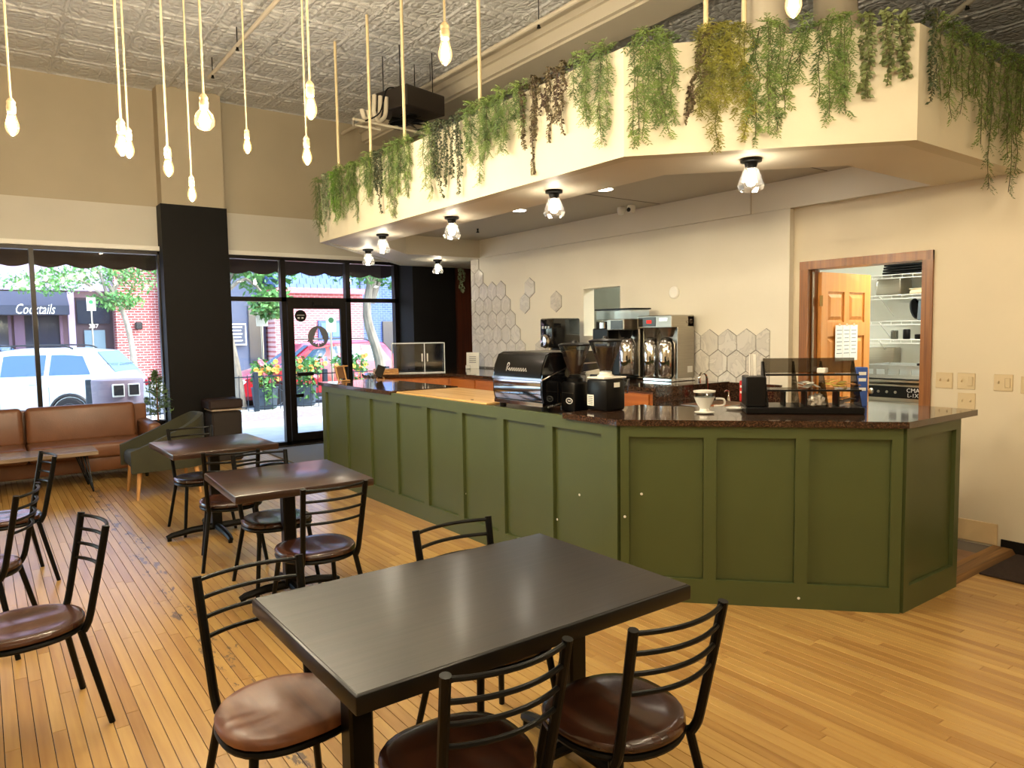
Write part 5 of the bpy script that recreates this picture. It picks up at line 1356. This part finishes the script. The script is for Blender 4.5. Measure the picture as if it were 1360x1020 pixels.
# ------------------------------------------------------------------ cars
TY = pm('tyre', (26, 26, 28), .8); RIM = pm('alloy', (170, 174, 180), .3, metal=.9)
CG = pm('car_glass', (60, 92, 120), .08, spec=.8, coat=.5); DK = pm('car_trim', (30, 30, 34), .5)
def car(name, label, loc, rz, paint, st, wheels, windows, rails=True):
    """x runs from nose (0) to tail; st rows: x, zlow, zshoulder, zroof, wlow, wshoulder, wroof"""
    t = thing(name, label, 'car', loc, rz); m = MB(); rows = []
    for (x, zl, zs, zr, wl, ws, wr) in st:
        h = [(wl*.85, zl), (wl, zl+.10), (ws+.02, zl+(zs-zl)*.55), (ws, zs), (wr+.01, zr-.07), (wr-.13, zr), (wr*.4, zr+.02)]
        full = [(-a, b) for a, b in h]+[(a, b) for a, b in h[::-1]]
        rows.append([(x, a, b) for a, b in full])
    k = len(rows[0])
    for r in rows: m.v += r
    for i in range(len(rows)-1):
        for j in range(k): l = (j+1) % k; m.f.append((i*k+j, i*k+l, (i+1)*k+l, (i+1)*k+j))
    m.f += [tuple(range(k)), tuple((len(rows)-1)*k+j for j in range(k))[::-1]]
    m.build('body', paint, t, ang=40)
    def interp(x):
        for a, b in zip(st[:-1], st[1:]):
            if a[0] <= x <= b[0]:
                f = (x-a[0])/(b[0]-a[0]); return [p+(q-p)*f for p, q in zip(a, b)]
    def sidept(x, v, sg, off=.008):
        r = interp(x); y = r[5]+(r[6]+.01-r[5])*v; z = r[2]+(r[3]-.07-r[2])*v
        return (x, sg*(y+off), z+off*.3)
    for (xa0, xb0, xa1, xb1) in windows:
        for sg in (-1, 1):
            q = MB(); nn = 5; lo = []; hi = []
            for i in range(nn+1):
                f = i/nn; lo.append(sidept(xa0+(xb0-xa0)*f, .08, sg)); hi.append(sidept(xa1+(xb1-xa1)*f, .9, sg))
            q.v = lo+hi
            for i in range(nn): q.f.append((i, i+1, nn+2+i, nn+1+i) if sg < 0 else (i, nn+1+i, nn+2+i, i+1))
            q.build('side_window', CG, t)
    # windscreen and rear window follow the body between cowl and roof
    def screen(xa, xb, name):
        q = MB(); ra, rb = interp(xa), interp(xb)
        da = V((xb-xa, 0, rb[3]-ra[3])).normalized(); nz = V((-da.z, 0, da.x)) if da.x > 0 else V((da.z, 0, -da.x))
        if nz.z < 0: nz = -nz
        for r, f in ((ra, .03), (rb, -.03)):
            for u in (-1, -.5, 0, .5, 1): 
                x = r[0]+(xb-xa)*f; rr_ = interp(x); q.v.append(tuple(V((x, u*(rr_[6]-.12), rr_[3]+.005))+nz*.012))
        for i in range(4): q.f.append((i, i+1, 6+i, 5+i))
        q.build(name, CG, t)
    screen(*windows_ws[0], 'windscreen'); screen(*windows_ws[1], 'rear_window')
    for x in wheels:
        for sg in (-1, 1):
            y = sg*(interp(x)[4]-.06)
            MB().lathe([(.20, -.11), (.30, -.11), (.335, -.08), (.335, .08), (.30, .11), (.20, .11)], 22, (x, y, .335), Matrix.Rotation(PI/2, 3, 'X')).build('tyre', TY, t)
            MB().lathe([(0, .06), (.05, .09), (.06, .07), (.19, .10), (.215, .112), (.215, -.112), (.19, -.1), (.06, -.07), (.05, -.09), (0, -.06)], 18, (x, y, .335), Matrix.Rotation(PI/2, 3, 'X')).build('rim', RIM, t)
    for x in wheels:
        for sg in (-1, 1):
            MB().tube([(x+.39*math.cos(a), sg*(interp(x)[4]+.012), .335+.39*math.sin(a)) for a in [PI*q/12 for q in range(13)]], .035, 6).build('wheel_arch', DK, t)
    L = st[-1][0]
    for sg in (-1, 1):
        if rails: MB().tube(smoothstep_path([(1.9, sg*.55, st[5][3]+.01), (2.1, sg*.56, st[5][3]+.07), (3.4, sg*.56, st[5][3]+.07), (3.7, sg*.55, st[5][3]+.0)], 4), .018, 6).build('roof_rail', DK, t)
        MB().rbox((1.38, sg*1.0, st[3][2]+.1), (.14, .18, .12), .03, 2).build('mirror', paint, t)
        MB().rbox((L-.06, sg*.74, .86), (.22, .26, .16), .04, 2).build('tail_lamp', pm('tail_red', (190, 20, 40), .2, coat=.5), t)
        MB().rbox((.14, sg*.66, .72), (.24, .3, .13), .04, 2).build('headlamp', pm('head_clear', (220, 226, 230), .1, coat=.5), t)
        for x in (2.15, 3.05): MB().rbox((x, sg*(interp(x)[5]+.03), interp(x)[2]-.12), (.16, .03, .03), .01, 1).build('door_handle', paint, t)
        for x in (1.5, 2.4, 3.35): MB().box((x, sg*(interp(x)[5]+.018), interp(x)[1]+.38), (.006, .01, .5)).build('door_seam', DK, t)
        MB().rbox((L/2, sg*(st[5][4]-.02), st[5][1]+.04), (L*.48, .06, .1), .02, 1).build('sill', DK, t)
    MB().rbox((L-.02, 0, .42), (.12, 1.5, .18), .04, 2).build('rear_bumper', DK, t)
    MB().rbox((.04, 0, .42), (.12, 1.4, .2), .04, 2).build('front_bumper', DK, t)
    MB().rbox((L+.0, 0, .80), (.02, .5, .12), .004, 1).build('number_plate', M['paper'], t)
    return t
st = [(0, .36, .62, .64, .70, .68, .60), (.12, .28, .78, .82, .84, .80, .74), (.85, .26, .96, 1.0, .90, .87, .80), (1.2, .26, 1.02, 1.06, .90, .88, .80), (1.95, .26, 1.06, 1.58, .90, .88, .66), (2.6, .26, 1.07, 1.66, .90, .88, .68), (3.6, .26, 1.09, 1.66, .90, .88, .67), (4.15, .28, 1.10, 1.60, .90, .87, .65), (4.55, .36, 1.06, 1.14, .88, .84, .74), (4.66, .40, .92, .96, .82, .80, .70)]
windows_ws = [(1.2, 1.95), (4.15, 4.55)]
wins = [(1.45, 2.3, 1.98, 2.32), (2.42, 3.25, 2.42, 3.25), (3.35, 4.15, 3.35, 3.95)]
silver = pm('silver_paint', (196, 206, 212), .3, metal=.2, coat=.6)
car('silver_suv', 'silver white estate SUV parked at an angle across the street', (-1.35, 19.9, -.32), D(-30), silver, st, (.85, 3.75), wins)
redp = pm('red_paint', (176, 24, 38), .3, coat=.7)
car('red_suv', 'red SUV parked behind the iron fence', (4.95, 18.7, -.3), D(4), redp, st, (.85, 3.75), wins, True)
car('dark_car', 'dark blue car parked in front of the cocktail bar', (-3.3, 28.9, -.25), D(-20), pm('navy_paint', (36, 52, 88), .25, coat=.7), st, (.85, 3.75), wins, False)

# ------------------------------------------------------------------ fence and flowers
IR = pm('iron', (40, 54, 66), .5, metal=.4)
fe = thing('iron_fence', 'low black iron fence along the kerb outside the door', 'fence', (0, 15.45, -.05))
x = 1.6; k = 0
for z in (.10, .74): MB().bb((1.6, -.012, z-.012), (10.4, .012, z+.012)).build('rail', IR, fe, smooth=False)
b0 = None; p0_ = None
while x < 10.4:
    if k % 9 == 0:
        q = (x, 0, 0)
        if p0_ is None: p0_ = MB().rbox((0, 0, .42), (.10, .10, .84), .01, 1).build('post', IR, fe, q)
        else: c = p0_.copy(); C.objects.link(c); c.location = q
    else:
        q = (x, 0, 0)
        if b0 is None: b0 = MB().cyl((0, 0, .02), (0, 0, .78), .009, n=6).build('baluster', IR, fe, q)
        else: c = b0.copy(); C.objects.link(c); c.location = q
    x += .17; k += 1
LFM = pm('outdoor_leaf', (110, 168, 84), .6, var=.35, vs=3, rgb2=(58, 112, 60))
def leafcloud(mb, c, rad, n, sz, rr):
    for k in range(n):
        d = V((rr.gauss(0, 1), rr.gauss(0, 1), rr.gauss(0, 1))).normalized()*(rr.random()**.4)
        p = V(c)+V((d.x*rad[0], d.y*rad[1], d.z*rad[2])); a = V((rr.uniform(-1, 1), rr.uniform(-1, 1), rr.uniform(-1, .4))).normalized()
        s = a.orthogonal().normalized(); s.rotate(Matrix.Rotation(rr.uniform(0, 6), 3, a)); L = sz*rr.uniform(.6, 1.3)
        mb.add([p, p+a*L*.5+s*L*.25, p+a*L, p+a*L*.5-s*L*.25], [(0, 1, 2, 3)])
fcols = [pm('pink_petal', (226, 120, 130), .6), pm('orange_petal', (236, 150, 70), .6), pm('yellow_petal', (238, 214, 96), .6)]
def planter(x, y, r_, h, label, seed):
    t = thing('flower_planter', label, 'flowers', (x, y, -.05)); rr = random.Random(seed)
    MB().lathe([(.2, 0), (.24, .02), (.28, .45), (.30, .47), (.26, .47), (.24, .40), (0, .38)], 18).build('tub', pm('tub_slate', (70, 86, 100), .6), t)
    m = MB(); leafcloud(m, (0, 0, h), (r_, r_*.8, .30), 420, .13, rr); leafcloud(m, (0, -.1, h-.45), (r_*.6, .3, .3), 160, .13, rr)
    o = m.build('foliage', LFM, t, smooth=False); o['kind'] = 'stuff'
    for ci, fm in enumerate(fcols):
        for k in range(7):
            d = V((rr.uniform(-1, 1)*r_, -rr.uniform(.2, .9)*r_*.8, h+rr.uniform(-.25, .25)))
            MB().lathe([(0, 0), (.03, .02), (.06, .03), (.05, .045), (0, .03)], 8, d, Matrix.Rotation(PI/2+rr.uniform(-.6, .6), 3, 'X')).build('flower', fm, t)
planter(5.0, 15.95, .28, .80, 'flower tub spilling pink and yellow blooms behind the left fence bay', 1)
planter(5.9, 16.0, .46, .86, 'tall leafy flower tub seen through the entrance door', 2)
planter(7.05, 16.0, .46, .88, 'flower tub with orange blooms beyond the bar end', 3)

# ------------------------------------------------------------------ trees
BK = pm('bark', (142, 134, 120), .9, var=.3, vs=10, vstretch=(1, 1, .3), bump=.6, bs=30)
def tree_(name, label, x, y, z0, trunk, r_, crowns, n, sz, seed):
    t = thing(name, label, 'tree', (x, y, z0)); rr = random.Random(seed)
    pth = smoothstep_path(trunk, 4); mm = MB(); mm.tube(pth, [r_*(1-.45*i/(len(pth)-1)) for i in range(len(pth))], 10)
    mm.build('trunk', BK, t)
    tp = V(trunk[-1]); b = MB()
    for c, rad in crowns: b.tube(smoothstep_path([tp+V((0, 0, -.6)), tp.lerp(V(c), .5)+V((0, 0, .15)), V(c)], 3), [r_*.5*(1-.1*i) for i in range(7)], 6)
    b.build('branches', BK, t)
    m = MB()
    for c, rad in crowns: leafcloud(m, c, rad, n, sz, rr)
    o = m.build('foliage', LFM, t, smooth=False); o['kind'] = 'stuff'
tree_('street_tree', 'street tree with a pale leaning trunk left of the entrance door', 4.45, 16.1, -.1, [(.1, 0, 0), (.0, 0, 1), (-.18, 0, 2.1), (-.22, 0, 3.1)], .11, [((-.4, 0, 3.9), (1.3, 1.2, 1.0)), ((.7, .3, 3.3), (.9, .9, .7)), ((.1, -.2, 4.6), (1.3, 1.1, .9)), ((.75, -.2, 2.35), (.45, .4, .3))], 900, .16, 4)
tree_('street_tree', 'street tree with a slanting trunk behind the entrance sidelight', 7.85, 16.2, -.1, [(.1, 0, 0), (.05, 0, 1.0), (-.25, 0, 2.1), (-.1, 0, 3.0)], .15, [((-.45, 0, 3.6), (1.0, 1., .8)), ((.7, 0, 3.4), (1.1, 1., .8)), ((.3, 0, 4.5), (1.3, 1.2, .9))], 900, .16, 5)
tree_('street_tree', 'slender honey locust in front of the brick pier across the street', 4.35, 29.6, -.2, [(.25, 0, 0), (.15, 0, 1.6), (-.1, 0, 2.8), (-.5, 0, 3.7)], .12, [((-1.0, 0, 4.2), (1.7, .9, .55)), ((-2.4, 0, 3.7), (1.4, .7, .45)), ((.3, 0, 4.0), (1.2, .8, .7)), ((-.2, 0, 3.1), (.9, .5, .35)), ((1.1, 0, 4.7), (.8, .7, .6))], 650, .15, 6)
def signpost(x, y, z0, h, label):
    t = thing('street_sign', label, 'sign', (x, y, z0)); MB().cyl((0, 0, 0), (0, 0, h), .025, n=8).build('post', M['steel'], t)
    MB().rbox((0, -.03, h-.22), (.26, .01, .44), .004, 1).build('plate', M['paper'], t)
    MB().lathe([(0, 0), (.07, 0), (.07, .003), (0, .003)], 16, (0, -.036, h-.15), Matrix.Rotation(PI/2, 3, 'X'), caps=False).build('green_symbol', pm('sign_green', (40, 120, 70), .5), t)
signpost(3.1, 27.9, -.2, 3.1, 'white parking sign on a post before the cocktail bar door')
signpost(5.15, 16.45, -.1, 2.3, 'white parking sign on a post right of the leaning trunk')
signpost(7.0, 17.0, -.3, 2.35, 'white parking sign on a post near the slanting trunk')
nbx = thing('news_box', 'purple grey street box with a rounded shell and window cutouts', 'box', (1.75, 13.0, -.04), .1)
MB().lathe([(.30, 0), (.34, .04), (.36, .5), (.37, .92), (.36, .94), (0, .95)], 24).build('shell', pm('shell_mauve', (128, 112, 124), .5, var=.1, vs=4), nbx)
MB().rbox((0, 0, .1), (.78, .6, .2), .02, 1).build('plinth', pm('plinth_mauve', (172, 152, 160), .6), nbx)
for s_, w_ in ((-.08, .17), (.14, .17)):
    MB().rbox((s_, -.36, .78), (w_, .05, .2), .01, 1).build('window_frame', M['white'], nbx); MB().rbox((s_, -.382, .785), (w_-.03, .02, .16), .006, 1).build('opening', DK, nbx)

# ------------------------------------------------------------------ buildings across the street
def brickmat(name, c1, c2, mort, sc):
    m, t, b = newmat(name); L = t.links; g = N(t, 'ShaderNodeNewGeometry'); sx = N(t, 'ShaderNodeSeparateXYZ'); cb = N(t, 'ShaderNodeCombineXYZ')
    L.new(g.outputs['Position'], sx.inputs[0]); L.new(sx.outputs[0], cb.inputs[0]); L.new(sx.outputs[2], cb.inputs[1])
    br = N(t, 'ShaderNodeTexBrick'); L.new(cb.outputs[0], br.inputs['Vector']); br.inputs['Scale'].default_value = sc
    br.inputs['Color1'].default_value = (*lin(c1), 1); br.inputs['Color2'].default_value = (*lin(c2), 1); br.inputs['Mortar'].default_value = (*lin(mort), 1)
    br.inputs['Mortar Size'].default_value = .022; br.inputs['Brick Width'].default_value = .5; br.inputs['Row Height'].default_value = .2
    L.new(br.outputs[0], b.inputs['Base Color']); b.inputs['Roughness'].default_value = .85
    bp = N(t, 'ShaderNodeBump'); bp.inputs['Strength'].default_value = .4; bp.invert = True; L.new(br.outputs['Fac'], bp.inputs['Height']); L.new(bp.outputs[0], b.inputs['Normal'])
    return m
LAV = pm('lavender_paint', (160, 144, 178), .6, var=.05, vs=1); NAVY = pm('navy_canvas', (48, 56, 76), .8); DGL = pm('dark_shop_glass', (40, 46, 62), .08, spec=.7)
PLUM = pm('plum_wood', (92, 68, 92), .6); BR1 = brickmat('red_brick', (176, 84, 82), (156, 70, 70), (206, 190, 186), 2.0); BR2 = brickmat('pink_brick', (186, 100, 102), (170, 86, 90), (206, 170, 170), 2.0)
sb = thing('bar_building', 'lavender storefront with a navy awning lettered Cocktails', 'building', (0, 32, -.2))
MB().bb((-14, .3, 0), (5.9, 8, 9)).build('wall', pm('upper_brick_wall', (150, 120, 128), .8), sb, smooth=False)
MB().bb((-14, 0, 3.55), (4.35, .3, 4.6)).build('sign_band', LAV, sb, smooth=False)
MB().bb((-14, -.05, 4.6), (4.35, .3, 5.0)).build('cornice', PLUM, sb, smooth=False)
m = MB(); m.add([(-14, 0, 3.5), (2.75, 0, 3.5), (2.75, -1.0, 2.95), (-14, -1.0, 2.95), (-14, -1.0, 2.62), (2.75, -1.0, 2.62), (2.75, 0, 2.62), (-14, 0, 2.62)], [(0, 3, 2, 1), (3, 4, 5, 2), (2, 5, 6, 1), (4, 7, 6, 5), (0, 7, 4, 3)]); m.build('awning', NAVY, sb, smooth=False)
text('awning_lettering', 'Cocktails', .52, M['paper'], sb, (1.68, -1.01, 2.80), (PI/2, 0, 0), shear=.35, sx=.62)
for (a, b) in ((-6, -2.2), (-2.0, .95), (1.35, 2.55)):
    wf_ = MB().bb((a, .18, .7), (b, .24, 2.62)).build('shop_window', DGL, sb, smooth=False)
    for e in (a, b): MB().bb((e-.05, .1, .6), (e+.05, .26, 2.62)).build('window_frame', PLUM, sb, smooth=False)
MB().bb((-14, .1, 0), (2.75, .3, .7)).build('stall_riser', PLUM, sb, smooth=False)
for q, ch_ in enumerate('OOK'): text('window_lettering', ch_, .26, M['paper'], sb, (.42, .165, 1.85-.22*q), (PI/2, 0, 0), sx=.8)
for (x, w_) in ((1.08, .3), (2.78, .22)): MB().bb((x, -.02, 0), (x+w_, .3, 3.5)).build('pilaster', LAV if w_ < .25 else PLUM, sb, smooth=False)
MB().bb((3.0, .26, 0), (4.3, .32, 3.3)).build('door_recess', pm('recess_plum', (52, 38, 50), .7), sb, smooth=False)
MB().bb((3.3, .2, 0), (4.0, .26, 2.05)).build('door', pm('door_teal', (92, 116, 132), .5), sb, smooth=False)
MB().bb((3.1, .2, 2.3), (4.2, .25, 3.2)).build('transom', DGL, sb, smooth=False)
text('door_number', '387', .22, M['paper'], sb, (3.62, .15, 2.2), (PI/2, 0, 0))
MB().bb((4.35, -.25, 0), (5.9, .3, 5.6)).build('brick_pier', BR1, sb, smooth=False)
MB().rbox((5.1, -.4, 2.2), (.25, .25, .3), .04, 1).build('wall_lantern', DK, sb)
g3 = thing('dark_shopfront', 'dark slate shopfront across the street with a framed chalk notice', 'building', (0, 31, -.2))
MB().bb((5.95, .2, 0), (9.85, 8, 8)).build('wall', pm('slate_front', (74, 82, 104), .7), g3, smooth=False)
for (a, b) in ((6.1, 7.6), (9.2, 9.9)): MB().bb((a, .1, .5), (b, .19, 3.0)).build('shop_window', DGL, g3, smooth=False)
MB().bb((7.75, .05, 0), (8.05, .2, 4)).build('pilaster', pm('pale_post', (150, 160, 190), .6), g3, smooth=False)
fr_ = MB().bb((8.25, .0, 1.35), (9.05, .06, 2.25)).build('notice_frame', M['paper'], g3, smooth=False)
MB().bb((8.3, -.01, 1.4), (9.0, .0, 2.2)).build('notice_board', pm('board_slate', (60, 66, 82), .7), g3, smooth=False)
for k in range(5): MB().bb((8.42, -.016, 2.08-.14*k), (8.88-.05*(k % 2), -.01, 2.13-.14*k)).build('notice_line', M['paper'], g3, smooth=False)
g4 = thing('brick_house', 'pink brick house with a blue panelled door and shingle roof', 'building', (0, 30, -.2))
MB().bb((10.0, .2, 0), (13.98, 8, 3.7)).build('wall', BR2, g4, smooth=False)
SH = pm('blue_shingle', (86, 108, 158), .8, var=.2, vs=3)
m = MB(); rr = random.Random(8)
for r in range(7):
    for k in range(12):
        m.box((10.16+.3*k+(.15 if r % 2 else 0), .0+.09*r, 3.75+.26*r), (.28, .04, .3), M=Matrix.Rotation(-.3, 3, 'X'))
o = m.build('shingles', SH, g4, smooth=False); o['kind'] = 'stuff'
MB().bb((10.0, .5, 3.7), (13.98, 8, 5.8)).build('roof_core', SH, g4, smooth=False)
MB().bb((10.0, -.1, 3.5), (13.98, .3, 3.72)).build('eave', pm('pink_eave', (206, 110, 120), .6), g4, smooth=False)
MB().bb((11.85, .08, 0), (12.95, .2, 2.35)).build('door', pm('door_blue', (60, 88, 150), .5), g4, smooth=False)
for i in range(2):
    for j in range(3): MB().bb((11.95+.5*i, .05, .2+.72*j), (12.38+.5*i, .08, .8+.72*j)).build('door_panel', pm('door_blue_panel', (84, 116, 176), .5), g4, smooth=False)
g5 = thing('shingle_house', 'blue painted brick house behind the slanting tree', 'building', (0, 30.2, -.2))
MB().bb((14.0, .2, 0), (24, 8, 8)).build('wall', brickmat('blue_brick', (74, 94, 146), (62, 82, 132), (110, 124, 160), 2.0), g5, smooth=False)
MB().bb((15.0, .1, .9), (16.0, .2, 2.3)).build('window', DGL, g5, smooth=False)

# ------------------------------------------------------------------ sub-parts: hang each fitting on the part that carries it
NEST = {'cafe_table': (('glide', 'foot'),), 'pendant_bulb': (('filament', 'bulb'), ('ceiling_rose', 'cord')), 'display_case': (('handle', 'door'), ('hinge', 'door')),
        'coffee_grinder': (('beans', 'hopper'), ('lid', 'hopper'), ('print_line', 'spec_label'), ('logo_lettering', 'oval_logo'), ('seam', 'body')),
        'espresso_machine': (('script_lettering', 'upper_panel'), ('side_trim', 'body')), 'bean_brewer': (('screen', 'screen_body'), ('control_panel', 'control_head'), ('jug_label', 'milk_jug'), ('hopper_lid', 'bean_hopper')),
        'thermal_brewer': (('readout', 'control_panel'), ('badge', 'head'), ('side_badge', 'side_panel'), ('side_label', 'side_panel')), 'notice_sheets': (('print_line', 'sheet'), ('tape', 'sheet')),
        'switch_plate': (('toggle', 'plate'), ('rocker', 'plate')), 'sofa': (('button', 'seat_cushion'),), 'dishwasher': (('button', 'control_strip'), ('model_lettering', 'control_strip'), ('print_line', 'instruction_label')),
        'silver_suv': (('rim', 'tyre'), ('number_plate', 'rear_bumper')), 'red_suv': (('rim', 'tyre'), ('number_plate', 'rear_bumper')), 'dark_car': (('rim', 'tyre'), ('number_plate', 'rear_bumper')),
        'bar_building': (('awning_lettering', 'awning'), ('window_lettering', 'shop_window'), ('door_number', 'transom')), 'dark_shopfront': (('notice_line', 'notice_board'),), 'brick_house': (('door_panel', 'door'),),
        'news_box': (('opening', 'window_frame'),), 'street_sign': (('green_symbol', 'plate'),), 'condiment_organizer': (('shelf_lip', 'shelf'),), 'unit_heater': (('fan_blade', 'fan_hub'),),
        'bulk_grinder': (('dial', 'hopper_box'), ('switch', 'hopper_box')), 'blue_carton': (('print', 'carton'),), 'counter_sign': (('print_line', 'sheet'),), 'pour_over_dripper': (('handle', 'cone'),)}
def base(o): return o.name.split('.')[0]
def lc(o): return o.matrix_basis @ (sum((V(b) for b in o.bound_box), V((0, 0, 0)))/8)
for root in [o for o in C.objects if o.parent is None and base(o) in NEST]:
    for child, par in NEST[base(root)]:
        ps = [c for c in root.children if base(c) == par]
        if not ps: continue
        for ch in [c for c in root.children if base(c) == child]:
            q = min(ps, key=lambda s: (lc(s)-lc(ch)).length)
            ch.parent = q; ch.location = ch.location-q.location
